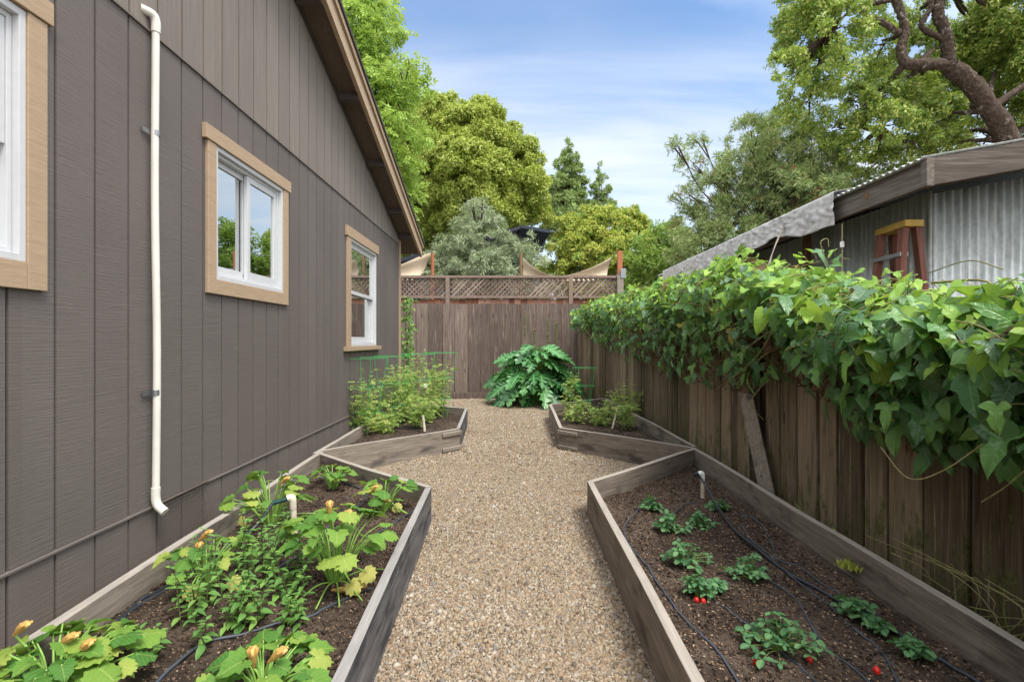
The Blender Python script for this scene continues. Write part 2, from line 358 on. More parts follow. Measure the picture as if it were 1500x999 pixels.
M['oleander'] = leaf('narrow_leaves', [srgb(124, 150, 90), srgb(154, 176, 112), srgb(184, 200, 138), srgb(196, 190, 136)], .5, .28, .35)
M['rust'] = leaf('rust_flower_clusters', [srgb(170, 110, 80), srgb(184, 130, 92)], .7, .2, .2)
M['camphor'] = leaf('camphor_leaves', [srgb(98, 130, 60), srgb(132, 160, 72), srgb(172, 190, 90), srgb(210, 210, 118)], .4, .35, .4)
M['creeper'] = leaf('creeper_leaves', [srgb(76, 116, 58), srgb(108, 146, 72), srgb(146, 168, 92)], .5, .25, .35)

# --- ground materials
STONES = [(0, srgb(78, 70, 62)), (.13, srgb(116, 101, 85)), (.30, srgb(146, 127, 103)), (.50, srgb(164, 150, 128)), (.66, srgb(134, 110, 86)), (.82, srgb(182, 173, 158)), (1, srgb(110, 107, 105))]
def gravel_mat(pebble):
    m, t, bs = new_mat('pebbles' if pebble else 'gravel_bed'); c = coords(t)
    if pebble: col = t.ramp(island(t), STONES, 'CONSTANT' if False else 'LINEAR')
    else:
        vo = t.add('ShaderNodeTexVoronoi'); t.l.new(c, vo.inputs['Vector']); vo.inputs['Scale'].default_value = 95
        sp = t.add('ShaderNodeSeparateColor'); t.l.new(vo.outputs['Color'], sp.inputs[0]); col = t.ramp(sp.outputs[0], STONES)
        bump(t, bs, t.math('SUBTRACT', 1, vo.outputs['Distance']), .9, .008)
    n = t.noise(c, 1.3, 4); col = t.mix(t.math('MULTIPLY', t.math('SUBTRACT', n, .4), 1.2, None, True), col, srgb(128, 109, 87))
    t.set(bs.inputs['Base Color'], col); bs.inputs['Roughness'].default_value = .75; bs.inputs['Specular IOR Level'].default_value = .3; return m
M['pebble'] = gravel_mat(True); M['gravel'] = gravel_mat(False)
def soil_mat():
    m, t, bs = new_mat('garden_soil'); c = coords(t); n = t.noise(c, 4, 6, .6); n2 = t.noise(c, 60, 4, .7)
    col = t.ramp(t.math('MULTIPLY_ADD', n2, .5, t.math('MULTIPLY', n, .5)), [(.32, srgb(44, 37, 32)), (.5, srgb(76, 65, 57)), (.68, srgb(110, 96, 84))])
    damp = t.ramp(t.noise(c, 2.3, 4, .6), [(.50, (0, 0, 0, 1)), (.62, (.6, .6, .6, 1))]); col = t.mix(damp, col, srgb(44, 35, 29))
    t.set(bs.inputs['Base Color'], col); bs.inputs['Roughness'].default_value = .95; bs.inputs['Specular IOR Level'].default_value = .15
    bump(t, bs, n2, .9, .015); return m
M['soil'] = soil_mat()
def isl_mat(name, stops, rough=.9):
    m, t, bs = new_mat(name); t.set(bs.inputs['Base Color'], t.ramp(island(t), stops)); bs.inputs['Roughness'].default_value = rough
    bs.inputs['Specular IOR Level'].default_value = .15; return m
M['clod'] = isl_mat('soil_clods', [(0, srgb(36, 29, 25)), (.6, srgb(78, 64, 54)), (1, srgb(116, 98, 84))])
M['chip'] = isl_mat('wood_chips', [(0, srgb(120, 92, 70)), (.5, srgb(156, 128, 102)), (1, srgb(190, 168, 146))])
M['earth'] = plain('bare_earth', srgb(96, 82, 64), .95, var=.3, scale=3, bmp=.5)

# ------------------------------------------------------------------ leaf templates: (verts, triangles); +Y to the tip, +Z the upper face
def outline(half, spine, fold=.15, droop=.25, ruffle=0):
    h = np.array(half, float); s = np.array(spine, float); V = []; Fc = []
    zf = lambda x, y: fold*abs(x)-droop*max(y, 0)**2*.8
    for y in s: V.append((0, y, zf(0, y)))
    for side in (1, -1):
        o = len(V)
        for i, (x, y) in enumerate(h): V.append((side*x, y, zf(x, y)+ruffle*math.sin(i*2.3+side)))
        i = j = 0; n, k = len(s), len(h)
        while i < n-1 or j < k-1:
            di = (i+1)/(n-1) if i < n-1 else 9; dj = (j+1)/(k-1) if j < k-1 else 9
            if dj <= di: tri = (i, o+j, o+j+1); j += 1
            else: tri = (i, o+j, i+1); i += 1
            Fc.append(tri if side == 1 else tri[::-1])
    return np.array(V), np.array(Fc)
def combine(parts):
    V = []; Fc = []; o = 0
    for (v, f), ang, sc, off, tilt in parts:
        c, s_ = math.cos(ang), math.sin(ang); q = v*sc; q = np.column_stack([q[:, 0]*c-q[:, 1]*s_, q[:, 0]*s_+q[:, 1]*c, q[:, 2]+tilt*np.abs(q[:, 1])])
        V.append(q+np.array(off)); Fc.append(f+o); o += len(v)
    return np.vstack(V), np.vstack(Fc)
oval = outline([(.0, 0), (.24, .25), (.27, .5), (.16, .8), (0, 1)], [0, .5, 1])
tiny = (np.array([(0, 0, 0), (.24, .45, .05), (0, 1, -.12), (-.24, .45, .05)]), np.array([(0, 1, 2), (0, 2, 3)]))
thin = (np.array([(0, 0, 0), (.09, .45, .02), (0, 1, -.1), (-.09, .45, .02)]), np.array([(0, 1, 2), (0, 2, 3)]))
VINE1 = outline([(0, .04), (.17, -.10), (.36, -.07), (.50, .08), (.60, .27), (.40, .36), (.33, .44), (.37, .60), (.24, .80), (0, 1.05)], [.04, .3, .6, 1.05], .22, .35, .02)
VINE2 = outline([(0, .04), (.2, -.12), (.42, -.02), (.47, .2), (.40, .45), (.26, .72), (0, 1.0)], [.04, .35, .65, 1.0], .30, .45, .02)
VINE3 = outline([(0, .04), (.18, -.1), (.44, -.08), (.62, .12), (.66, .36), (.42, .30), (.27, .40), (.33, .62), (.20, .84), (0, 1.1)], [.04, .3, .6, 1.1], .12, .55, .03)
VINE4 = outline([(0, .05), (.16, -.12), (.34, -.16), (.52, -.05), (.74, .12), (.54, .22), (.30, .28), (.29, .42), (.38, .60), (.26, .86), (0, 1.16)], [.05, .3, .6, 1.16], .26, .40, .03)
VINE5 = outline([(0, .05), (.14, -.10), (.36, -.12), (.50, .02), (.66, .26), (.44, .28), (.24, .34), (.27, .46), (.32, .66), (.2, .9), (0, 1.14)], [.05, .3, .6, 1.14], .10, .7, .04)
VINE1, VINE2, VINE3, VINE4, VINE5 = [(v*np.array([k, 1.08, 1]), f) for (v, f), k in ((VINE1, .80), (VINE2, .74), (VINE3, .82), (VINE4, .84), (VINE5, .86))]
SQ = outline([(0, .1), (.10, -.10), (.30, -.20), (.42, -.08), (.60, .02), (.54, .20), (.66, .36), (.50, .46), (.50, .68), (.30, .68), (.20, .86), (.1, .84), (0, .98)], [.1, .35, .6, .98], -.22, .25, .045)
SQ3 = outline([(0, .12), (.08, -.06), (.22, -.18), (.34, -.16), (.40, -.06), (.52, -.06), (.56, .06), (.50, .16), (.62, .24), (.64, .38), (.50, .44), (.54, .56), (.46, .66), (.34, .66), (.30, .80), (.18, .90), (.08, .88), (0, .96)], [.12, .3, .5, .75, .96], -.30, .10, .05)
SQ2 = outline([(0, .1), (.12, -.14), (.36, -.16), (.56, .0), (.50, .18), (.62, .38), (.42, .46), (.40, .70), (.2, .78), (0, 1.02)], [.1, .35, .65, 1.02], .32, .45, .04)
lft = outline([(0, 0), (.2, .2), (.27, .3), (.28, .45), (.34, .55), (.27, .7), (.27, .8), (.12, .92), (0, .96)], [0, .35, .7, .96], .3, .3, .02)
STRAW = combine([(lft, 0, .62, (0, .02, 0), 0), (lft, 1.75, .58, (-.02, 0, 0), .1), (lft, -1.75, .58, (.02, 0, 0), .1)])
def acan():
    h = [(0, 0)]
    for k in range(6):
        y = .10+k*.145; wd = (.13, .22, .28, .27, .21, .13)[k]
        h += [(wd*.42, y-.02), (wd*.85, y+.03), (wd*1.05, y+.12), (wd*.75, y+.09), (wd*.62, y+.125)]
    h.append((0, 1.02)); return outline(h, [0, .2, .4, .6, .8, 1.02], .25, .6, .018)
ACAN = acan()
MINT = outline([(0, 0), (.2, .22), (.26, .42), (.16, .75), (0, 1)], [0, .5, 1], .25, .4)
def pinnate(n, leaf_, ln, spread=.95):
    pr = []
    for k in range(n):
        y = .18+.62*k/(n-1)
        for s in (1, -1): pr.append((leaf_, -s*spread, ln, (0, y, -.2*y*y), -.1))
    pr.append((leaf_, 0, ln*1.1, (0, .82, -.15), -.2)); return combine(pr)
TOM = pinnate(3, oval, .34); ASH = pinnate(3, tiny, .42)
def sprig(leaf_, n, ln, spread, seed):
    r = random.Random(seed)
    return combine([(leaf_, r.uniform(-spread, spread), ln*r.uniform(.7, 1.2), (r.uniform(-.25, .25), r.uniform(0, .5), r.uniform(-.2, .2)), r.uniform(-.5, .5)) for _ in range(n)])
SPRIG = [sprig(tiny, 6, .55, 2.6, k) for k in range(3)]
SPRIG_THIN = [sprig(thin, 7, .75, 1.9, k+9) for k in range(3)]

def place(tpl, pos, tip, nor, size):
    """stack copies of a template; returns V, F arrays"""
    V, Fc = tpl; pos, tip, nor = np.atleast_2d(pos), nrm(np.atleast_2d(tip)), np.atleast_2d(nor)
    x = nrm(np.cross(tip, nor)); z = np.cross(x, tip); size = np.broadcast_to(size, (len(pos),))
    out = (V[None, :, 0, None]*x[:, None]+V[None, :, 1, None]*tip[:, None]+V[None, :, 2, None]*z[:, None])*size[:, None, None]+pos[:, None]
    f = Fc[None]+(np.arange(len(pos))*len(V))[:, None, None]
    return out.reshape(-1, 3), f.reshape(-1, 3), np.tile(V[:, :2], (len(pos), 1))
def stack(parts):
    V = []; Fc = []; mi = []; o = 0
    for (v, f, *_), m_ in parts:
        V.append(v); Fc.append(f+o); mi.append(np.full(len(f), m_)); o += len(v)
    return np.vstack(V), np.vstack(Fc), np.concatenate(mi)
def foliage(name, parts, mats, parent, smooth=True):
    V, Fc, mi = stack(parts); me = arr_mesh(name, V, Fc, mi, smooth)
    uv = np.vstack([p[0][2] for p in parts]).astype(np.float32); uv = np.column_stack([uv, np.zeros(len(uv), np.float32)])
    me.attributes.new('leaf_xy', 'FLOAT_VECTOR', 'POINT').data.foreach_set('vector', np.ascontiguousarray(uv, dtype=np.float32).ravel()); return link_mesh(name, me, mats, parent, world=True)
def rdir(n): return nrm(rng.normal(size=(n, 3)))

# ------------------------------------------------------------------ ground
gm = MB(); gm.box((-400, -60, -.30), (400, 900, -.06)); tag(gm.build('ground', M['earth']), kind='structure')
gm = MB(); gm.box((-1.80, -2.5, -.05), (1.78, 11.3, -.004)); tag(gm.build('gravel_path', M['gravel']), kind='structure')
dm = MB(); dm.box((1.70, -1, -.05), (3.1, 11.3, .01)); tag(dm.build('dirt_strip', M['earth']), kind='structure')
# bed outlines (inner top line of the boards), counter-clockwise order is not needed
L1 = [(-.535, .9), (-.555, 3.6), (-1.735, 4.70), (-1.60, .9)]
L2 = [(-.596, 6.0), (-.66, 7.77), (-1.78, 8.45), (-1.745, 4.74)]
R1 = [(.525, .9), (.538, 3.74), (1.674, 4.857), (1.644, .9)]
R2 = [(.546, 6.05), (.587, 8.32), (1.61, 9.12), (1.70, 4.89)]
L1[0] = (-.475, .9)
def inside(poly, x, y):
    r = np.zeros(np.shape(x), bool); n = len(poly)
    for i in range(n):
        (x0, y0), (x1, y1) = poly[i], poly[(i+1) % n]
        c = ((y0 > y) != (y1 > y)) & (x < (x1-x0)*(y-y0)/((y1-y0) or 1e-9)+x0); r ^= c
    return r
def pebbles():
    parts = []
    octa = np.array([(1, 0, 0), (-.5, .87, 0), (-.5, -.87, 0), (.3, .5, .8), (-.9, .1, .7), (.35, -.5, .75)], float)
    of = np.array([(3, 4, 5), (0, 1, 3), (1, 4, 3), (1, 2, 4), (2, 5, 4), (2, 0, 5), (0, 3, 5)])
    for y0, y1, dens in ((1.3, 3.2, 46000), (3.2, 5.2, 28000), (5.2, 11.25, 10000)):
        n = int(dens*3.4*(y1-y0)); x = rng.uniform(-1.7, 1.7, n); y = rng.uniform(y0, y1, n)
        k = ~(inside(L1, x, y) | inside(L2, x, y) | inside(R1, x, y) | inside(R2, x, y)); k &= (x > -1.2) & (x < 1.1)
        x, y = x[k], y[k]; n = len(x)
        s = rng.lognormal(math.log(.0041), .40, n)*(1.0 if y1 < 6 else 1.35); z = rng.uniform(-.004, .0025, n)+.005*np.sin(x*5+y*3)*np.sin(y*2.1)
        ang = rng.uniform(0, 6.28, n); c, sn = np.cos(ang), np.sin(ang); fl = rng.uniform(.7, 1.5, (n, 3))
        q = octa[None]*fl[:, None]*s[:, None, None]
        tl = rng.normal(0, .5, n)
        V = np.stack([q[..., 0]*c[:, None]-q[..., 1]*sn[:, None], q[..., 0]*sn[:, None]+q[..., 1]*c[:, None], q[..., 2]+tl[:, None]*q[..., 0]*.5], -1)+np.stack([x, y, z], -1)[:, None]
        parts.append(((V.reshape(-1, 3), (of[None]+(np.arange(n)*6)[:, None, None]).reshape(-1, 3)), 0))
    V, Fc, mi = stack(parts); o = link_mesh('gravel', arr_mesh('gravel', V, Fc), M['pebble'])
    tag(o, 'loose tan pea gravel covering the path between the raised beds', 'gravel', kind='stuff')
pebbles()

# ------------------------------------------------------------------ raised beds
BZ = .25
def board(a, b, parent, name, mat, z0=-.03, z1=BZ, th=.042, side=1, sag=0):
    """plank from a to b (plan points); its thickness lies to the given side"""
    a, b = np.array(a, float), np.array(b, float); d = b-a; L = np.linalg.norm(d); n = max(2, int(L/.25)); m = MB(); vs = []
    for i in range(n+1):
        x = L*i/n; wv = .004*math.sin(x*3.1+a[0]*7)+.003*mnoise.noise((x*2, a[1], 0))
        for (y, z) in ((0, z0), (side*th, z0), (side*th, z1+wv), (0, z1+wv+.001)): vs.append((x, y, z))
    fs = []
    for i in range(n):
        for k in range(4):
            q = (i*4+k, i*4+(k+1) % 4, (i+1)*4+(k+1) % 4, (i+1)*4+k); fs.append(q[::-1] if side > 0 else q)
    fs += [(0, 1, 2, 3) if side > 0 else (3, 2, 1, 0), tuple(n*4+k for k in ((3, 2, 1, 0) if side > 0 else (0, 1, 2, 3)))]
    m.add(vs, fs); o = m.build(name, mat, parent, bevel=.004)
    o.location = (a[0]-parent.location.x, a[1]-parent.location.y, 0); o.rotation_euler = (0, 0, math.atan2(d[1], d[0])); return o
def inset(poly, d):
    n = len(poly); ar = sum(poly[i][0]*poly[(i+1) % n][1]-poly[(i+1) % n][0]*poly[i][1] for i in range(n)); sg = 1 if ar > 0 else -1; o = []
    for i in range(n):
        p0, p1, p2 = (np.array(poly[(i+k) % n], float) for k in (-1, 0, 1)); e0 = nrm(p1-p0); e1 = nrm(p2-p1); n0 = sg*np.array([-e0[1], e0[0]]); n1 = sg*np.array([-e1[1], e1[0]])
        o.append(tuple(p1+(n0+n1)*d/(1+np.dot(n0, n1))))
    return o
def soil(poly, zlev, label, lean, nclod, nchip):
    xs = [p[0] for p in poly]; ys = [p[1] for p in poly]; st = .02
    gx = np.arange(min(xs)-.02, max(xs)+.04, st); gy = np.arange(min(ys)-.02, max(ys)+.04, st)
    cx, cy = np.mean(xs), np.mean(ys); big = inset(poly, .004); poly = inset(poly, .045)
    def hz(x, y): return zlev+lean*(x-cx)+.016*mnoise.noise((x*3, y*3, 1))+.012*mnoise.noise((x*11, y*11, 2))+.006*mnoise.noise((x*35, y*35, 3))
    V = np.array([(x, y, hz(x, y)) for y in gy for x in gx]); nx = len(gx); q = []
    ins = inside(big, V[:, 0], V[:, 1])
    for j in range(len(gy)-1):
        for i in range(nx-1):
            k = j*nx+i
            if ins[k] and ins[k+1] and ins[k+nx] and ins[k+nx+1]: q += [(k, k+1, k+nx+1), (k, k+nx+1, k+nx)]
    parts = [((V, np.array(q)), 0)]
    tet = np.array([(1, 0, 0), (-.5, .87, 0), (-.5, -.87, 0), (0, 0, .9), (.2, .2, -.7)]); tf = np.array([(0, 1, 3), (1, 2, 3), (2, 0, 3), (1, 0, 4), (2, 1, 4), (0, 2, 4)])
    for n, smin, smax, mi, flat in ((nclod, .003, .012, 1, .8), (nchip, .0025, .009, 2, .3)):
        x = rng.uniform(min(xs), max(xs), n*2); y = min(ys)+(max(ys)-min(ys))*rng.uniform(0, 1, n*2)**1.25; k = inside(poly, x, y); x, y = x[k][:n], y[k][:n]; n = len(x)
        z = np.array([hz(a, b) for a, b in zip(x, y)]); s = rng.uniform(0, 1, n)**2*(smax-smin)+smin
        e = rng.uniform(.5, 1.4, (n, 3))*np.array([1, 1, flat]); an = rng.uniform(0, 6.28, n); c, sn = np.cos(an), np.sin(an)
        qv = tet[None]*e[:, None]*s[:, None, None]
        Vq = np.stack([qv[..., 0]*c[:, None]-qv[..., 1]*sn[:, None], qv[..., 0]*sn[:, None]+qv[..., 1]*c[:, None], qv[..., 2]], -1)+np.stack([x, y, z+.002], -1)[:, None]
        parts.append(((Vq.reshape(-1, 3), (tf[None]+(np.arange(n)*5)[:, None, None]).reshape(-1, 3)), mi))
    V, Fc, mi = stack(parts); o = link_mesh('soil', arr_mesh('soil', V, Fc, mi), [M['soil'], M['clod'], M['chip']])
    tag(o, label, 'soil', kind='stuff'); return hz
bed1 = thing('raised_bed', 'near wooden bed under the pipe, planted with squash, dark stained front board', 'raised bed', (-1.1, 2.2, 0), 'wooden raised beds along the gravel path')
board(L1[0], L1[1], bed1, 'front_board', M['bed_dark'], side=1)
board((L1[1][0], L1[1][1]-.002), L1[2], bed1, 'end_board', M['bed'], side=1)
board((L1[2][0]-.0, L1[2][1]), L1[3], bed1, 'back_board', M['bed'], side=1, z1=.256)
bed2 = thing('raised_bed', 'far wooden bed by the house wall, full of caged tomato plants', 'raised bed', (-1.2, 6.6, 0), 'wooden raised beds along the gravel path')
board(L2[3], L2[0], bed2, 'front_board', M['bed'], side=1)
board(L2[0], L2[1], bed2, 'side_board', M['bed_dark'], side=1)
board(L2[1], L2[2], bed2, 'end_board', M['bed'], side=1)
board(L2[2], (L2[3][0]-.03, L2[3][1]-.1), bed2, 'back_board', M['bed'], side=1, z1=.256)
bed3 = thing('raised_bed', 'near wooden bed beside the vine fence, planted with strawberries', 'raised bed', (1.1, 2.2, 0), 'wooden raised beds along the gravel path')
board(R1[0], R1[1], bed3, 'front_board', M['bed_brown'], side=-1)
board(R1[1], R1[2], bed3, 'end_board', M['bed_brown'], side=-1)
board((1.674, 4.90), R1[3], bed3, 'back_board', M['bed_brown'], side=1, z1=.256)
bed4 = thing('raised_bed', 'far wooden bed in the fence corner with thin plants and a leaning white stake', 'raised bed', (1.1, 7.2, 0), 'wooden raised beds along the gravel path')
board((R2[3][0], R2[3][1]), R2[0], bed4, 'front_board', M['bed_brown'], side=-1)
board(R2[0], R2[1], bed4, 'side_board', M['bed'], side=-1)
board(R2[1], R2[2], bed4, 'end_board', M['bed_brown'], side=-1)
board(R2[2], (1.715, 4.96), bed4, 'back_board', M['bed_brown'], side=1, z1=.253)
def cleats(bed, corner, toward, sgn, mat):
    a, b = np.array(corner), np.array(toward); d = (b-a)/np.linalg.norm(b-a); nn = np.array([-d[1], d[0]])*sgn
    for z in (.012, .18): board(a+nn*.003-d*.01, a+nn*.003+d*.27, bed, 'corner_cleat', mat, z0=z, z1=z+.042, th=.018, side=sgn)
cleats(bed2, L2[0], L2[3], 1, M['bed']); cleats(bed4, R2[0], R2[3], -1, M['bed'])
hL1 = soil(L1, .135, 'dark crumbly soil in the squash bed under the pipe', -.02, 14000, 3500)
hL2 = soil(L2, .15, 'dark soil between the caged tomato plants', 0, 2500, 200)
hR1 = soil(R1, .10, 'dark bare soil around the strawberry plants', .02, 15000, 7000)
hR2 = soil(R2, .13, 'dark soil in the far bed by the fence corner', 0, 2500, 200)

# ------------------------------------------------------------------ the house on the left
XW = -1.861; YC = 8.63
def wy(px): return 1424/(750-px)
roof_z = lambda y: H+1.721+.3*(8.578-y)           # soffit line
house = thing('house', 'grey brown house clad in grooved vertical siding with tan trim beside the path', 'house', (XW, 2, 0))
WIN = [dict(y0=.95, y1=1.985, z0=H+.30, z1=H+1.25), dict(y0=3.255, y1=4.213, z0=H+.385, z1=H+1.222), dict(y0=5.98, y1=7.11, z0=H-.062, z1=H+1.178)]
def build_house():
    g0 = wy(188); grooves = [g0+.2032*k for k in range(-31, 32)]; grooves = [g for g in grooves if -3.9 < g < YC]
    cuts = sorted(set([-4.0, YC]+grooves+[w_[k] for w_ in WIN for k in ('y0', 'y1')]))
    m = MB(); gset = np.array(grooves)
    bands = [(-.02, H-.862), (H-.848, H+1.578), (H+1.590, 9)]
    for a, b in zip(cuts[:-1], cuts[1:]):
        if b-a < .012: continue
        ga = .0065 if np.min(np.abs(gset-a)) < 1e-6 else 0; gb = .0065 if np.min(np.abs(gset-b)) < 1e-6 else 0
        ya, yb = a+ga, b-gb; mid = (a+b)/2
        ridge = 1.5; ztop = lambda y: (H+1.721+.3*(8.578-y)) if y > ridge else (H+1.721+.3*(8.578-ridge)-.3*(ridge-y))
        segs = [(-.05, 20)]
        for w_ in WIN:
            if w_['y0']-1e-6 <= mid <= w_['y1']+1e-6: segs = [(-.05, w_['z0']), (w_['z1'], 20)]
        for s0, s1 in segs:
            for q0, q1 in bands:
                z0, z1 = max(s0, q0), min(s1, q1)
                if z1 <= z0: continue
                ta, tb = min(z1, ztop(ya)), min(z1, ztop(yb))
                if ta <= z0+.001 or tb <= z0+.001: continue
                x1 = XW+(.004 if q0 > H+1.5 else 0); x0 = XW-.010
                m.prism([(x0, ya, z0), (x0, yb, z0), (x0, yb, tb), (x0, ya, ta)], (x1-x0, 0, 0))
    # backing sheet with openings
    for a, b in zip(cuts[:-1], cuts[1:]):
        mid = (a+b)/2; segs = [(-.05, None)]
        for w_ in WIN:
            if w_['y0']-1e-6 <= mid <= w_['y1']+1e-6: segs = [(-.05, w_['z0']), (w_['z1'], None)]
        ridge = 1.5; ztop = lambda y: (H+1.721+.3*(8.578-y)) if y > ridge else (H+1.721+.3*(8.578-ridge)-.3*(ridge-y))
        for s0, s1 in segs:
            ta, tb = (s1, s1) if s1 else (ztop(a), ztop(b))
            m.prism([(XW-.12, a, s0), (XW-.12, b, s0), (XW-.12, b, tb), (XW-.12, a, ta)], (.1085, 0, 0), 1)
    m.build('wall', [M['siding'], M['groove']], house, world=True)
    # other walls
    m = MB(); m.box((-9, YC-.12, -.05), (XW-.13, YC-.001, H+1.69)); m.box((-9, -4, -.05), (XW-.13, -3.88, 3.5)); m.box((-9.1, -4, -.05), (-9, YC, 3.5))
    m.box((-9, -3.88, -.04), (XW-.125, YC-.12, .25)); m.build('rear_wall', M['inside'], house, world=True)
    # flashing ledges
    m = MB(); m.box((XW-.006, -4, H+1.579), (XW+.011, YC-.03, H+1.589)); m.prism([(XW-.006, -4, H-.861), (XW-.006, -4, H-.849), (XW+.011, -4, H-.853), (XW+.011, -4, H-.861)], (0, YC+3.97, 0))
    m.build('flashing', M['dark_trim'] if False else M['siding'], house, world=True)
    m = MB(); m.box((XW-.02, YC-.045, -.05), (XW+.022, YC+.02, H+1.70)); m.build('corner_board', M['tan'], house, world=True)
    # roof slopes
    e = 9.22; ridge = 1.5; zr = H+1.721+.3*(8.578-ridge)
    zs = lambda y: H+1.721+.3*(8.578-y)
    def sl(x0, x1, o0, o1, y0=ridge, y1=e):
        return [(x0, y0, zs(y0)+o0), (x0, y1, zs(y1)+o0), (x0, y1, zs(y1)+o1), (x0, y0, zs(y0)+o1)], (x1-x0, 0, 0)
    m = MB(); m.prism(*sl(-9.3, -1.628, .002, .02)); m.build('soffit', M['soffit'], house, world=True)
    m = MB(); m.prism(*sl(-9.3, -1.545, .165, .20, ridge, e+.06))
    m.prism([(-9.3, ridge, zr+.165), (-9.3, -4.7, zr+.165-.3*6.2), (-9.3, -4.7, zr+.20-.3*6.2), (-9.3, ridge, zr+.20)], (7.755, 0, 0))
    m.build('roof', M['shingle'], house, world=True)
    m = MB(); m.prism(*sl(-1.627, -1.586, -.05, .10, ridge-.3, e)); m.build('rake_board', M['tan'], house, world=True)
    m = MB(); m.prism(*sl(-1.620, -1.562, .102, .164, ridge-.3, e+.03)); m.build('rake_trim', M['tan'], house, world=True)
    m = MB(); m.prism(*sl(XW-.001, XW+.022, -.05, .0, ridge, YC+.0)); m.build('frieze_board', M['dark_trim'], house, world=True)
    m = MB(); m.prism(*sl(-9.3, -1.63, .021, .16, e-.03, e)); m.build('eave_board', M['dark_trim'], house, world=True)
    for y in (3.4, 4.45, 5.56, 6.67, 7.78, 8.52):
        m = MB(); m.prism([(XW+.023, y-.03, zs(y-.03)-.075), (XW+.023, y+.03, zs(y+.03)-.075), (XW+.023, y+.03, zs(y+.03)), (XW+.023, y-.03, zs(y-.03))], (-1.6275-XW-.023, 0, 0)); m.build('lookout', M['dark_trim'], house, world=True)
    # eave underside return behind the corner
    m = MB(); m.box((-9, YC+.002, H+1.42), (-1.90, YC+.05, H+1.66)); m.build('frieze_board', M['dark_trim'], house, world=True)
build_house()
def window(w_, label, casing, slider):
    y0, y1, z0, z1 = w_['y0'], w_['y1'], w_['z0'], w_['z1']
    wn = D.objects.new('window', None); COL.objects.link(wn); wn.parent = house; wn.location = (0, (y0+y1)/2-house.location.y, z0); wn.empty_display_size = .1
    wn['label'] = label
    def bld(m, name, mat, bevel=0):
        o = m.build(name, mat, wn, bevel); o.matrix_parent_inverse = (Matrix.Translation(house.location) @ Matrix.Translation(wn.location)).inverted(); return o
    for (a, b, c, d, th) in casing:
        m = MB(); m.box((XW+.001, a, c), (XW+th, b, d)); bld(m, 'sill' if (d-c < .06) else 'casing', M['tan'], .003)
    def frame(a, b, c, d, wd, x0, x1, name, wb=None):
        wb = wb or wd; m = MB()
        m.box((x0, a, c), (x1, a+wd, d)); m.box((x0, b-wd, c), (x1, b, d)); m.box((x0, a+wd, c), (x1, b-wd, c+wb)); m.box((x0, a+wd, d-wd), (x1, b-wd, d)); bld(m, name, M['vinyl'], .002)
    frame(y0, y1, z0, z1, .028, XW-.07, XW+.014, 'frame')
    frame(y0+.029, y1-.029, z0+.029, z1-.029, .02, XW-.068, XW-.012, 'frame_stop')
    a, b, c, d = y0+.05, y1-.05, z0+.05, z1-.05
    def pane(a, b, c, d, x):
        m = MB(); m.box((x-.006, a, c), (x, b, d)); bld(m, 'pane', M['glass'])
    if slider:
        mid = (a+b)/2
        frame(mid-.025, b, c, d, .042, XW-.045, XW-.018, 'sash', .055); pane(mid+.018, b-.043, c+.056, d-.043, XW-.03)
        frame(a, mid+.02, c, d, .038, XW-.078, XW-.05, 'sash', .05); pane(a+.039, mid-.019, c+.051, d-.039, XW-.062)
        m = MB(); m.box((XW-.30, mid-.22, c-.05), (XW-.27, mid+.10, d+.06)); bld(m, 'curtain', M['inside'])
    else:
        mid = c+(d-c)*.52 if slider is False else H+.76
        frame(a, b, mid-.03, d, .04, XW-.045, XW-.018, 'sash'); pane(a+.041, b-.041, mid+.011, d-.041, XW-.03)
        frame(a, b, c, mid+.02, .045, XW-.078, XW-.05, 'sash', .06); pane(a+.046, b-.046, c+.061, mid-.026, XW-.062)
        m = MB()
        z = z0+.04
        while z < z1-.03:
            m.prism([(XW-.17, y0+.02, z), (XW-.17, y0+.02, z+.003), (XW-.125, y0+.02, z+.027), (XW-.125, y0+.02, z+.024)], (0, y1-y0-.04, 0)); z += .05
        bld(m, 'blind', M['blind'])
w1, w2, w3 = WIN
window(w1, 'cropped white sash window nearest the camera', [(.85, w1['y0']-.001, H+.2, H+1.251, .022), (w1['y1']+.001, 2.07, H+.196, H+1.251, .022), (.84, 2.09, H+1.253, H+1.345, .030), (w1['y0'], w1['y1'], H+.196, H+.299, .021)], None)
window(w2, 'white sliding window', [(3.162, w2['y0']-.001, H+.292, H+1.221, .022), (w2['y1']+.001, 4.302, H+.292, H+1.221, .022), (3.13, 4.335, H+1.223, H+1.312, .030), (w2['y0'], w2['y1'], H+.292, H+.384, .021)], True)
window(w3, 'white sash window with blinds', [(5.845, w3['y0']-.001, H-.064, H+1.179, .022), (5.81, 7.19, H+1.181, H+1.296, .030), (5.76, 7.25, H-.114, H-.065, .05)], False)

# pipe on the wall
pp = thing('drain_pipe', 'off white plastic pipe running down the siding with an elbow at each end', 'pipe', (-1.828, 2.68, .4))
def wpart(m, name, mat, parent, bevel=0): return m.build(name, mat, parent, bevel, world=True)
m = MB(); xs = -1.828; m.tube(smooth_path([(xs, 2.68, .43), (xs+.003, 2.684, 1.2), (xs-.002, 2.676, 2.0), (xs, 2.68, 2.87)], 6), .0178, 14); wpart(m, 'pipe', M['pvc'], pp)
m = MB(); m.tube(smooth_path([(xs, 2.68, 2.83), (xs, 2.68, 2.885), (xs-.008, 2.665, 2.915), (xs-.04, 2.62, 2.92)], 5), .0215, 14); wpart(m, 'elbow', M['pvc'], pp)
m = MB(); m.tube(smooth_path([(xs, 2.68, .50), (xs, 2.68, .44), (xs+.012, 2.68, .405), (xs+.05, 2.675, .375)], 5), .0212, 14); wpart(m, 'elbow', M['pvc'], pp)
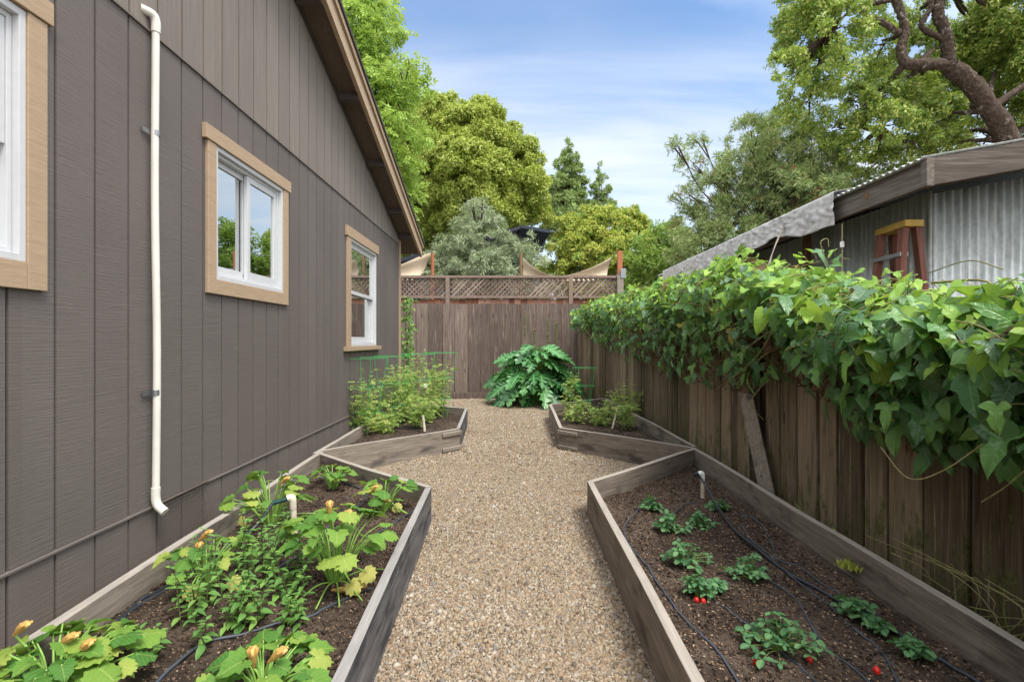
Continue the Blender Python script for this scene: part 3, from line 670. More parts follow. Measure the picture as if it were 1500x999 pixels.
for pz in (196, 575):
    z = H+(499.5-pz)/F*2.68; m = MB()
    m.tube([(xs, 2.68, z-.014), (xs, 2.68, z+.014)], .0202, 14); m.box((-1.8495, 2.61, z-.012), (-1.846, 2.68, z+.012)); wpart(m, 'pipe_strap', M['steel'], pp)

# ------------------------------------------------------------------ fences
FXL = lambda y: np.interp(y, [.2, 2.6, 9.1, 11.38], [1.93, 1.88, 1.79, 1.46])
def boards_along(p0, p1, z0, z1f, wid, th, mat, name, parent, gap=.006, jit=.25, side=1):
    p0, p1 = np.array(p0, float), np.array(p1, float); d = p1-p0; L = np.linalg.norm(d); d /= L; nn = np.array([-d[1], d[0]])*side; m = MB(); x = 0
    while x < L:
        w_ = wid*random.uniform(1-jit, 1+jit); w_ = min(w_, L-x+.001); a = p0+d*(x+gap/2); b = p0+d*(x+w_-gap/2); of = nn*random.uniform(0, .018)
        zt = z1f(x/L)+random.uniform(-.012, .012); zt2 = zt+random.uniform(-.006, .006); ln = d*random.uniform(-.006, .006)
        q = [(*(a+of), z0), (*(b+of), z0), (*(b+of+ln), zt2), (*(a+of+ln), zt)]
        if w_ > gap*2: m.prism(q, (*(nn*th), 0))
        x += w_
    return m.build(name, mat, parent, world=True)
bf = thing('wooden_fence', 'tall brown board fence closing the far end of the gravel path', 'fence', (-.5, 11.4, 0))
boards_along((-2.9, 11.4), (1.52, 11.4), .0, lambda t: 2.06, .285, .02, M['fence'], 'board_panel', bf, .012, .12)
m = MB(); m.box((-2.9, 11.355, -.02), (1.47, 11.395, .125)); wpart(m, 'kickboard', M['fence'], bf, .004)
m = MB(); m.box((-2.9, 11.435, 1.75), (1.5, 11.475, 1.84)); wpart(m, 'rail', M['fence'], bf)
lf = thing('lattice_fence', 'taller fence behind with a diagonal lattice top over red brown boards', 'fence', (0, 11.9, 0))
YL = 11.95; zp = lambda py: H+(499.5-py)/F*YL
boards_along((-3.4, YL), (2.45, YL), .0, lambda t: zp(438), .14, .02, M['red_fence'], 'board_panel', lf, .005, .1)
m = MB(); m.box((-3.4, YL-.05, zp(407.5)), (2.5, YL+.06, zp(404))); wpart(m, 'top_rail', M['lattice'], lf)
m = MB(); m.box((-3.4, YL-.035, zp(437)), (2.45, YL+.04, zp(434))); wpart(m, 'rail', M['lattice'], lf)
def lattice(x0, x1, z0, z1):
    m = MB(); hgt = z1-z0; sp = .078; w_ = .040
    for s, y in ((1, YL-.012), (-1, YL+.0)):
        x = x0-hgt
        while x < x1+hgt:
            a, b = (x, z0), (x+hgt, z1)
            if s < 0: a, b = (x+hgt, z0), (x, z1)
            # clip to x0..x1
            pts = []
            (ax, az), (bx, bz) = a, b; t0, t1 = 0, 1; dx = bx-ax
            for lo, hi in ((x0, x1),):
                ta, tb = sorted(((lo-ax)/dx, (hi-ax)/dx)); t0, t1 = max(t0, ta), min(t1, tb)
            if t1-t0 > .03:
                p = (ax+dx*t0, az+(bz-az)*t0); q = (ax+dx*t1, az+(bz-az)*t1); h = w_*.707
                m.prism([(p[0]-h, y, p[1]), (p[0]+h, y, p[1]), (q[0]+h, y, q[1]), (q[0]-h, y, q[1])], (0, .01, 0))
            x += sp*1.414
    return wpart(m, 'lattice_panel', M['lattice'], lf)
px_x = lambda px: (px-750)/F*YL
lattice(-3.4, px_x(652), zp(434), zp(407.5)); lattice(px_x(661), px_x(832), zp(434), zp(407.5)); lattice(px_x(840), px_x(903), zp(434), zp(407.5))
for px in (656, 836): m = MB(); m.box((px_x(px)-.045, YL-.06, .0), (px_x(px)+.045, YL+.03, zp(404.5)-.03)); wpart(m, 'post', M['lattice'], lf)
m = MB(); m.box((px_x(908)-.07, YL-.075, 0), (px_x(908)+.07, YL+.065, zp(401))); wpart(m, 'end_post', M['bed'], lf)
m = MB(); m.box((px_x(908)-.055, YL-.045, zp(401)), (px_x(908)+.055, YL+.055, zp(368)))
op = wpart(m, 'sail_post', M['post_red'], None, .006); tag(op, 'thick orange wooden post on the right end of the lattice fence', 'post')
m = MB(); m.box((px_x(910)-.03, YL-.09, zp(408)), (px_x(910)+.09, YL-.077, zp(394))); wpart(m, 'bracket', M['steel'], lf)

rf = thing('wooden_fence', 'old dark mossy board fence half covered by the leafy vine', 'fence', (2.2, 5, 0))
boards_along((FXL(11.38), 11.38), (FXL(9.12), 9.12), .0, lambda t: 1.75, .20, .02, M['old_fence'], 'board_panel', rf, .008, .2, 1)
boards_along((FXL(9.1), 9.1), (FXL(3.98), 3.98), .0, lambda t: 1.72-.12*t, .20, .02, M['old_fence'], 'board_panel', rf, .016, .3, 1)
boards_along((FXL(3.86), 3.86), (FXL(.2), .2), .0, lambda t: 1.50-.2*t, .205, .022, M['old_fence'], 'board_panel', rf, .024, .22, 1)
boards_along((FXL(9.0)+.034, 8.94), (FXL(.2)+.034, .1), .0, lambda t: 1.60-.3*t, .21, .012, M['bark_dark'], 'gap_shade_panel', rf, .004, .1, 1)  # dark boards added behind the fence so its gaps read as shade
m = MB(); m.box((FXL(3.92)+.055, 3.87, -.02), (FXL(3.92)+.12, 3.97, 1.55)); wpart(m, 'post', M['old_fence'], rf)
for z in (.45, 1.35):
    for ya, yb in ((9.05, 2.6), (2.59, .25)):
        m = MB(); m.prism([(FXL(ya)+.07, ya, z), (FXL(yb)+.07, yb, z), (FXL(yb)+.07, yb, z+.09), (FXL(ya)+.07, ya, z+.09)], (.04, 0, 0)); wpart(m, 'rail', M['old_fence'], rf)
br = thing('brace', 'weathered plank leaning against the vine covered fence behind the strawberry bed', 'plank', (2.0, 4.4, 0))
m = MB(); a, b = np.array([1.775, 3.55, .02]), np.array([1.80, 4.03, .84]); d = nrm(b-a); sx = np.array([.02, -.075, 0])
m.prism([a-sx, a+sx, b+sx, b-sx], (.03, .05, .0)); wpart(m, 'plank', M['bed'], br, .004)

# ------------------------------------------------------------------ shed on the right
shed = thing('shed', 'old corrugated metal shed with weathered eave beams rising behind the vine', 'shed', (4, 6, 0))
def corrug(path_a, path_b, z0f, z1f, pitch, amp, nrmv, name, mat):
    a, b = np.array(path_a, float), np.array(path_b, float); L = np.linalg.norm(b-a); n = int(L/pitch*8); V = []
    for i in range(n+1):
        t = i/n; q = a+(b-a)*t+np.array(nrmv)*amp*math.sin(2*math.pi*L*t/pitch); V += [(*q, z0f(t)), (*q, z1f(t))]
    Fc = [(2*i, 2*i+2, 2*i+3, 2*i+1) for i in range(n)]
    o = link_mesh(name, arr_mesh(name, V, Fc, None, True), mat, shed, world=True)
    sm = o.modifiers.new('solid', 'SOLIDIFY'); sm.thickness = .002; return o
EX, EY, EZ = 3.2, 4.05, H+1.40; SLP = .18
corrug((3.74, 4.65), (7.4, 4.65), lambda t: 0, lambda t: EZ-.09+SLP*(.54+3.66*t)-.10, .076, .015, (0, -1), 'wall', M['galv'])
corrug((3.74, 4.65), (3.74, 11.2), lambda t: 0, lambda t: EZ-.06, .076, .015, (-1, 0), 'wall', M['galv'])
def shed_roof():
    n = int(7.3/.076*6); V = []
    for i in range(n+1):
        y = EY-.05+7.3*i/n; wz = .010*math.sin(2*math.pi*(y-EY)/.076)
        for x in (EX-.06, 7.6): V.append((x, y, EZ+.014+wz+SLP*(x-EX)))
    o = link_mesh('roof', arr_mesh('roof', V, [(2*i, 2*i+1, 2*i+3, 2*i+2) for i in range(n)], None, True), M['galv'], shed, world=True)
    sm = o.modifiers.new('solid', 'SOLIDIFY'); sm.thickness = .003
shed_roof()
m = MB(); m.box((EX-.0, EY+.003, EZ-.205), (EX+.045, 11.1, EZ-.002)); wpart(m, 'eave_beam', M['beam'], shed, .004)
m = MB(); m.prism([(EX+.03, EY-.045, EZ-.205), (7.5, EY-.045, EZ-.205+SLP*4.27), (7.5, EY-.045, EZ+SLP*4.27-.002), (EX+.03, EY-.045, EZ+SLP*.03-.002)], (0, .045, 0)); wpart(m, 'end_beam', M['beam_x'], shed, .004)
m = MB(); m.box((EX-.03, EY-.06, EZ-.215), (EX+.028, EY-.0, EZ+.0)); wpart(m, 'corner_block', M['beam'], shed, .003)
m = MB(); m.prism([(EX+.05, 4.5, EZ-.14), (7.4, 4.5, EZ-.14+SLP*4.2), (7.4, 4.5, EZ-.02+SLP*4.2), (EX+.05, 4.5, EZ-.02)], (0, .05, 0)); wpart(m, 'rafter', M['bark_dark'], shed)
for y in (6.2, 7.9, 9.6):
    m = MB(); m.prism([(EX+.05, y, EZ-.12), (7.4, y, EZ-.12+SLP*4.2), (7.4, y, EZ-.02+SLP*4.2), (EX+.05, y, EZ-.02)], (0, .05, 0)); wpart(m, 'rafter', M['bark_dark'], shed)
for y in (6.5, 8.5): m = MB(); m.box((3.66, y, 0), (3.725, y+.09, EZ-.05)); wpart(m, 'post', M['plank'], shed)
m = MB(); m.box((7.35, 4.7, 0), (7.4, 11.2, 3)); m.box((3.8, 11.15, 0), (7.3, 11.2, 2.5)); wpart(m, 'rear_wall', M['galv'], shed)
m = MB(); kx = P(1269, 287, EX*F/(1269-750)); m.tube([(EX-.004, kx[1], kx[2]), (EX+.01, kx[1], kx[2])], .033, 14); wpart(m, 'cut_pipe_end', M['plank'], shed)
def tarp():
    bot = [(5.05, 1.115), (5.6, 1.12), (6.14, 1.215), (6.6, 1.16), (7.24, 1.165), (8.08, 1.10), (9.3, 1.13), (10.8, 1.14)]
    ny, nz = 260, 22; V = []
    by, bz = zip(*bot)
    for i in range(ny+1):
        y = 5.045+5.75*i/ny; zb = H+np.interp(y, by, bz)+.02*mnoise.noise((y*4, 0, 3)); zt = H+1.425+.006*mnoise.noise((y*5, 4, 0))
        for j in range(nz+1):
            t = j/nz
            if j < 4: x = EX+.28-.365*(j/3.); z = zt+.018+SLP*(.365-.365*j/3.)
            else:
                u = (j-3)/(nz-3); z = zt+.018+(zb-zt-.018)*u
                x = EX-.085-.03*u*(1-.4*u)*(.6+.9*mnoise.noise((y*3.3, u*1.5, 7)))-.026*abs(mnoise.noise((y*7+u*4, u*3.5-y*2, 1)))-.007*abs(mnoise.noise((y*19-u*6, u*9, 4)))-.012*math.sin(y*13+2*u)*u
            V.append((x, y, z))
    Fc = [(i*(nz+1)+j, i*(nz+1)+j+1, (i+1)*(nz+1)+j+1, (i+1)*(nz+1)+j) for i in range(ny) for j in range(nz)]
    o = link_mesh('tarp', arr_mesh('tarp', V, Fc, None, True), M['tarp']); tag(o, 'crumpled silver grey tarp draped along the eave of the metal shed', 'tarp')
    sm = o.modifiers.new('solid', 'SOLIDIFY'); sm.thickness = .002
tarp()
# ladder
ld = thing('stepladder', 'red brown stepladder with a yellow top cap leaning by the metal shed wall', 'ladder', (3.5, 4.75, 0))
c1, c2, c3 = np.array([3.47, 5.0, 0]), np.array([3.425, 4.55, 0]), np.array([3.60, 4.56, 0]); zc_ = H+1.055
m = MB(); m.prism([c1+[0, 0, zc_-.055], c2+[0, 0, zc_-.055], c3+[0, 0, zc_-.055], c1+(c3-c2)+[0, 0, zc_-.055]], (0, 0, .06)); wpart(m, 'top_cap', M['yellow'], ld, .006)
ax = nrm(c2-c1); bx = nrm(c3-c2)
for top, dr in ((c1+ax*.02, -ax*.10-bx*.16), (c2-ax*.10, ax*.04-bx*.16), (c1+bx*.11+ax*.03, -ax*.08+bx*.22), (c2+bx*.11-ax*.09, ax*.06+bx*.22)):
    t0 = top+[0, 0, zc_-.056]; b0 = top+dr+[0, 0, .0]; m = MB(); w_ = ax*.075; m.prism([t0, t0+w_, b0+w_, b0], tuple(bx*.055)); wpart(m, 'rail', M['ladder'], ld, .004)
for k in range(1, 7):
    t = k*.13-.03; a = c1+ax*.03+(-ax*.10-bx*.16)*t-bx*.012; b = c2-ax*.03+(ax*.04-bx*.16)*t-bx*.012; z = (zc_-.05)*(1-t); m = MB()
    m.prism([a+[0, 0, z], b+[0, 0, z], b+bx*.075+[0, 0, z], a+bx*.075+[0, 0, z]], (0, 0, -.035)); wpart(m, 'step', M['steel'], ld)
st = thing('hanging_cord', 'thin pale cord with a white weight hanging from the tarp corner', 'cord', (EX, 5.06, H+1.1))
m = MB(); m.tube([(EX-.02, 5.03, H+1.13), (EX-.02, 5.03, H+.95), (EX-.018, 5.035, H+.55)], .004, 5); wpart(m, 'cord', M['rope'], st)
m = MB(); m.tube([(EX-.02, 5.03, H+.90), (EX-.02, 5.03, H+.955)], .019, 10); wpart(m, 'weight', M['white'], st)
m = MB(); a, b = P(1156, 318, 6.0), P(1122, 398, 5.6)
for k in range(3): m.tube(smooth_path([a+[0, .02*k, 0], (a+b)/2+[.01*k-.03, .02*k, -.03+.012*k], b+[.012*k, 0, 0]], 6), .006, 5)
tag(wpart(m, 'strap', M['bed'], None), 'frayed grey webbing strap hanging from the tarp edge', 'strap')
m = MB(); a, b = P(1138, 408, 6.3), P(1192, 386, 6.3); m.prism([a, b, b+[0, 0, .075], a+[0, 0, .075]], (.03, .05, 0)); tag(wpart(m, 'plank', M['plank'], None), 'brown plank wedged under the shed eave behind the vine', 'plank')

# ------------------------------------------------------------------ houses and shade sails beyond the fence
bh = thing('house', 'blue house with a navy roof half hidden behind the olive tree', 'house', (-1, 19, 0))
m = MB(); m.box((-6.2, 18.5, 0), (.95, 24, 3.55))
z = .2
wpart(m, 'wall', M['blue_wall'], bh)
m = MB()
while z < 3.5: m.prism([(-6.2, 18.498, z), (-6.2, 18.475, z), (-6.2, 18.497, z+.15)], (7.15, 0, 0)); z += .16
wpart(m, 'siding', M['blue_wall'], bh)
m = MB(); a = P(722, 347, 17.6); b = P(763, 331, 17.6); c = P(806, 337, 17.6)
m.prism([P(560, 385, 17.6), P(722, 343, 17.6), P(766, 330, 17.6), P(766, 334.5, 17.6), P(722, 348, 17.6), P(560, 391, 17.6)], (0, 6, 0)); wpart(m, 'roof', M['navy'], bh)
m = MB(); m.prism([P(764, 329.5, 17.5), P(806, 337, 17.5), P(806, 341.5, 17.5), P(764, 334, 17.5)], (-.6, 1.6, -.75)); wpart(m, 'eave', M['navy'], bh)
m = MB(); m.prism([P(768, 336, 18.2), P(802, 343, 18.2), P(796, 367, 18.2), P(768, 367, 18.2)], (0, .4, 0)); wpart(m, 'gable_panel', M['navy'], bh)
m = MB(); m.box((-3.95, 18.46, 2.6), (-3.2, 18.49, 3.4)); wpart(m, 'window', M['navy'], bh)
def sail(name, label, edge_top, edge_bot, n=20):
    T = smooth_path(edge_top, n); B = smooth_path(edge_bot, n); k = min(len(T), len(B)); V = []
    for i in range(k):
        for j in range(7): t = j/6; V.append(T[i]*(1-t)+B[i]*t+np.array([0, .18*math.sin(math.pi*t), 0]))
    Fc = [(i*7+j, i*7+j+1, (i+1)*7+j+1, (i+1)*7+j) for i in range(k-1) for j in range(6)]
    o = link_mesh(name, arr_mesh(name, V, Fc, None, True), M['sail']); sm = o.modifiers.new('solid', 'SOLIDIFY'); sm.thickness = .004; return tag(o, label, 'shade sail', 'beige shade sails beyond the fence')
sail('shade_sail', 'beige shade sail dipping between two raised tips right of the olive tree',
     [P(767, 379, 13.6), P(786, 395, 13.4), P(812, 404.5, 13.3), P(838, 402, 13.5), P(872, 390, 14), P(896, 377, 14.4)],
     [P(766, 406, 13.8), P(785, 409, 13.6), P(812, 411, 13.4), P(838, 411, 13.5), P(866, 411, 14), P(889, 408, 14.4)])
sail('shade_sail', 'beige shade sail with a single raised tip beside the house eave',
     [P(575, 393, 13.2), P(596, 384, 13.5), P(615, 376, 13.8), P(631, 370.5, 14)], [P(575, 409, 13.2), P(590, 410, 13.5), P(608, 410, 13.8), P(615, 406, 14)])
def post(px, py, Y, r, label):
    m = MB(); t = P(px, py, Y); m.tube([(t[0], Y, 0), (t[0], Y, t[2])], r, 10); return tag(wpart(m, 'sail_post', M['plank'] if r < .042 else M['post_red'], None), label, 'post', 'posts holding the shade sails')
post(633.5, 371, 14.1, .045, 'thin orange post at the tip of the left shade sail')
post(763, 371, 14.2, .04, 'slim tan post at the left tip of the dipping shade sail')
for a, b, lb in ((P(896, 377, 14.4), P(906, 369, 12.05), 'thin wire tying the dipping shade sail to the thick orange post'),):
    m = MB(); m.tube([a, b], .008, 5); tag(wpart(m, 'tie_wire', M['steel'], None), lb, 'wire')

# ------------------------------------------------------------------ trees
def tree(name, label, base, trunk_r, blobs, Y, tpls, mats, size, dens, lumps=1.0, bark='bark_dark', trunk_top=None, seed=1, updown=.35, droop=.2,
         depth=1.0, shell=.55, group=None, mixp=None, branches=True, sub=.30, trunk_pts=None):
    """blobs: (px, py, r_px[, dY]) read in the photograph at distance Y; each becomes a clump of leaf sprigs in real depth"""
    g = np.random.default_rng(seed); t = thing(name, label, 'tree', tuple(base), group)
    mb = MB(); bc = []
    for b in blobs:
        dy = b[3] if len(b) > 3 else g.uniform(-.5, .5)*depth; c = P(b[0], b[1], Y+dy); bc.append((c, b[2]/F*(Y+dy)))
    top = np.array(trunk_top) if trunk_top is not None else np.mean([c for c, r in bc], 0)
    if trunk_pts is None:
        b0 = np.array(base, float); mid = (b0+top)/2+np.array([g.uniform(-.15, .15), g.uniform(-.1, .1), 0])
        mb.tube(smooth_path([b0, mid, top], 6), np.linspace(trunk_r, trunk_r*.55, 13), 9)
    else:
        for pts, r0, r1 in trunk_pts:
            sp = smooth_path(pts, 8); rr = np.linspace(r0, r1, len(sp)); rr = rr*np.array([1+.13*mnoise.noise((p[0]*2.6, p[1]*2.6, p[2]*2.6)) for p in sp]); mb.tube(sp, rr, 12)
    if branches:
        for c, r in bc:
            s0 = top*.6+np.array([base[0], base[1], top[2]*.6])*.4 if trunk_pts is None else min((p for pts, _, _ in trunk_pts for p in pts), key=lambda p: np.linalg.norm(np.array(p)-c))
            s0 = np.array(s0, float); md = (s0+c)/2+g.normal(0, .12, 3)*np.linalg.norm(c-s0)*.5
            mb.tube(smooth_path([s0, md, c+[0, 0, r*.3]], 6), np.linspace(max(trunk_r*.32, .02), .008, 13), 6)
            for _ in range(3):
                e = c+nrm(g.normal(size=3))*r*.75; mb.tube(smooth_path([md*.4+c*.6, (c+e)/2+g.normal(0, .05, 3), e], 4), np.linspace(.018, .005, 9), 5)
    tk = mb.build('trunk', M[bark], t, world=True)
    if trunk_pts is not None:
        tx = D.textures.new('bark_relief', 'CLOUDS'); tx.noise_scale = .07; tx.noise_depth = 3; sb = tk.modifiers.new('sub', 'SUBSURF'); sb.levels = sb.render_levels = 2; dp = tk.modifiers.new('relief', 'DISPLACE'); dp.texture = tx; dp.texture_coords = 'LOCAL'; dp.strength = .06
    parts = []
    allc = []
    for c, r in bc:
        nsub = max(3, int(11*lumps*(r/.5)**1.2)) if r < 5 else 60; nsub = min(nsub, 90)
        dirs = nrm(g.normal(size=(nsub, 3))+np.array([0, -.25, .12])); cc = c+dirs*(r*g.uniform(.55, 1.0, nsub)**.6)[:, None]*np.array([1, .9, .9]); sr = np.maximum(r*sub*g.uniform(.7, 1.3, nsub), .10)
        for q, s_ in zip(cc, sr): allc.append((q, s_, nrm(q-c)))
    n_each = []
    P0 = []; N0 = []; T0 = []
    for q, s_, od in allc:
        n = max(5, int(dens*(s_/.2)**2)); d = nrm(g.normal(size=(n, 3))+od*.35+np.array([0, 0, .25])); rad = s_*g.uniform(shell, 1.0, n)[:, None]
        P0.append(q+d*rad*np.array([1, 1, .8])); N0.append(nrm(d*.7+np.array([0, 0, updown])+g.normal(0, .35, (n, 3)))); T0.append(nrm(np.cross(d, g.normal(size=(n, 3)))+d*.5-np.array([0, 0, droop])))
    P0, N0, T0 = np.vstack(P0), np.vstack(N0), np.vstack(T0); n = len(P0); pick = g.integers(0, len(tpls), n); mi = g.choice(len(mats), n, p=mixp)
    for k in range(len(tpls)):
        for q in range(len(mats)):
            s_ = (pick == k) & (mi == q)
            if s_.any(): parts.append((place(tpls[k], P0[s_], T0[s_], N0[s_], size*g.uniform(.7, 1.25, s_.sum())), q))
    foliage('crown', parts, [M[x] for x in mats], t, smooth=False); return t
tree('ash_tree', 'bright lime green airy tree rising behind the roof edge of the house', P(530, 499, 13)*[1, 1, 0], .16,
     [(525, 60, 52), (470, 40, 60), (560, 45, 34), (600, 105, 30), (562, 120, 46), (530, 170, 60), (585, 180, 40), (500, 140, 60), (560, 230, 50), (595, 250, 30), (600, 295, 22), (555, 8, 22), (616, 130, 16), (608, 205, 22), (450, 120, 60), (575, 290, 34), (540, 300, 40)],
     13, [ASH], ['ash'], .23, 20, 1.05, seed=2, droop=.5, shell=.3, depth=1.6, sub=.34)
tree('broadleaf_tree', 'large rounded olive green tree with dense billowing foliage in the middle distance', P(690, 499, 22)*[1, 1, 0], .4,
     [(690, 200, 52), (640, 190, 48), (600, 215, 46), (735, 235, 50), (765, 280, 42), (690, 260, 62, -.8), (630, 260, 58), (745, 310, 46), (700, 310, 55, -.6), (580, 260, 45), (560, 300, 50, 1.2), (783, 315, 24), (650, 330, 50, 1.5), (715, 190, 30), (755, 240, 30), (600, 330, 55, 1.5), (660, 165, 24), (625, 165, 20), (700, 165, 20)],
     22, SPRIG, ['round'], .20, 40, 1.15, seed=3, depth=1.0, sub=.26, shell=.6)
tree('conifer_tree', 'tall feathery green tree in the distance between the round tree and the sky', P(836, 499, 40)*[1, 1, 0], .3,
     [(834, 206, 4), (833, 216, 6), (830, 227, 9), (840, 234, 9), (824, 243, 11), (842, 250, 12), (831, 258, 12), (817, 266, 12), (848, 270, 13), (833, 278, 16), (812, 288, 14), (854, 290, 14), (830, 300, 20), (808, 312, 16), (862, 312, 16), (840, 322, 24), (815, 335, 20)], 40, SPRIG, ['conifer'], .25, 22, 1.4, seed=4, droop=.1, shell=.1, depth=1.2, sub=.36)
tree('conifer_tree', 'short pointed green tree in the distance right of the tall feathery tree', P(882, 499, 40)*[1, 1, 0], .25,
     [(878, 240, 3), (877, 252, 5), (881, 262, 7), (874, 272, 8), (887, 278, 8), (879, 288, 10), (891, 298, 10), (872, 304, 10), (897, 314, 11), (884, 322, 14)], 40, SPRIG, ['conifer'], .24, 22, 1.4, seed=5, droop=.1, shell=.1, depth=.8, sub=.36)
tree('broadleaf_tree', 'rounded yellow green tree behind the dipping shade sail', P(880, 499, 20)*[1, 1, 0], .25,
     [(850, 345, 34), (885, 335, 34), (920, 335, 30), (830, 370, 32), (870, 375, 42, -.6), (915, 375, 42, -.6), (850, 400, 40, -.5), (900, 405, 40, -.8), (935, 355, 26), (822, 335, 16), (860, 320, 16), (905, 318, 14), (945, 395, 30), (820, 430, 40, .5), (870, 440, 45), (915, 440, 40), (800, 410, 30, .6)], 20, SPRIG, ['yellow_tree', 'hedge'], .18, 38, 1.2, seed=6, sub=.27, mixp=[.72, .28])
tree('broadleaf_shrub', 'leafy bright green shrub between the yellow tree and the shed tarp', P(970, 499, 16)*[1, 1, 0], .12,
     [(955, 360, 26), (985, 355, 30), (1010, 375, 30), (965, 390, 34), (1000, 405, 34), (940, 415, 30), (960, 335, 14), (990, 332, 12), (1030, 395, 28), (930, 390, 22)], 16, SPRIG, ['hedge'], .19, 24, 1.2, seed=7, sub=.28, shell=.4)
tree('olive_tree', 'silvery grey green olive tree standing behind the lattice fence', P(700, 499, 15.5)*[1, 1, 0], .14,
     [(700, 318, 24), (690, 345, 34), (715, 355, 36), (665, 370, 30), (700, 385, 44, -.5), (655, 395, 28), (760, 365, 28), (745, 385, 34), (778, 385, 22), (690, 305, 12), (640, 382, 16), (725, 400, 34), (640, 400, 20), (770, 400, 26), (708, 300, 8), (650, 430, 36), (700, 435, 40), (750, 430, 40), (790, 430, 30)], 15.5, SPRIG_THIN, ['olive'], .17, 26, 1.3, seed=8, shell=.35, sub=.30, droop=-.15)
tree('oleander_tree', 'loose grey green narrow leaved tree behind the tarp with many thin stems', P(1110, 499, 13.5)*[1, 1, 0], .09,
     [(1025, 205, 16), (990, 215, 14), (1010, 240, 18), (1005, 290, 18), (1045, 260, 26), (1015, 330, 30), (1050, 320, 36), (1090, 250, 40), (1100, 200, 30), (1150, 190, 34), (1140, 250, 46), (1190, 230, 40), (1180, 290, 50), (1100, 310, 46), (1135, 350, 46), (1220, 260, 34), (1070, 360, 40), (1020, 375, 34), (1210, 310, 40), (1160, 330, 44), (1000, 360, 24), (1240, 300, 30), (985, 290, 6), (1270, 300, 34, .5), (1300, 285, 30, .6), (1255, 270, 26, .8)],
     13.5, SPRIG_THIN, ['oleander', 'rust'], .17, 26, 1.5, seed=9, shell=.15, depth=1.4, sub=.36, mixp=[.985, .015], droop=-.1)
YT = 11.0; q = lambda px, py, dy=0: P(px, py, YT+dy)
tree('camphor_tree', 'large leaning tree with thick forked trunk and yellow green crown over the shed', (q(1590, 499)[0], YT, 0), .3,
     [(1180, 50, 44), (1150, 105, 30), (1200, 105, 36), (1230, 40, 40), (1175, 10, 44), (1235, 95, 26), (1290, 70, 34, .8), (1300, 130, 36, .6), (1340, 150, 36, .8), (1290, 185, 38, .5), (1225, 190, 30, 1), (1180, 165, 28, 1), (1330, 205, 34, .8), (1380, 175, 34, .8), (1430, 50, 50, 1.5), (1470, 100, 50, 1.6), (1480, 30, 55, .6), (1530, 170, 46, 1.3), (1440, 200, 26, 1.8), (1395, 215, 22, 1), (1345, 30, 34, 1), (1540, 90, 60, .6), (1250, 228, 24, 1), (1290, 10, 30, .9), (1380, 70, 30, 1.3), (1500, 210, 30, 1.2), (1150, 160, 20, .8), (1270, 150, 18, .5), (1355, 120, 26, 1.4), (1420, 160, 34, 2.0), (1480, 150, 40, 2.4), (1310, 115, 40, 2.2), (1390, 130, 46, 2.6), (1440, 70, 50, 2.6), (1340, 225, 30, 2), (1290, 245, 30, 1.6), (1380, 215, 30, 2.2), (1250, 150, 34, 1.8)],
     YT, SPRIG, ['camphor'], .145, 40, 1.6, 'bark', seed=10, depth=1.2, shell=.4, sub=.30,
     trunk_pts=[([(q(1600, 499)[0], YT, 0), q(1530, 330), q(1478, 205), q(1450, 160), q(1420, 120), q(1392, 100)], .21, .17),
                ([q(1395, 103), q(1378, 95), q(1345, 95), q(1326, 92), q(1320, 70), q(1326, 45), q(1316, 10), q(1300, -30)], .12, .085),
                ([q(1390, 100), q(1388, 75), q(1384, 45), q(1374, 22), q(1378, -5), q(1390, -50)], .14, .095),
                ([q(1318, 50), q(1295, 35), q(1268, 22), q(1250, 5), q(1225, -20)], .065, .03), ([q(1308, 0), q(1270, 8), q(1240, 22), q(1212, 42)], .05, .015),
                ([q(1385, 60), q(1350, 40), q(1362, 15), q(1366, -10)], .06, .04), ([q(1345, 95, .5), q(1320, 150, .7), q(1290, 190, 1)], .05, .02)])

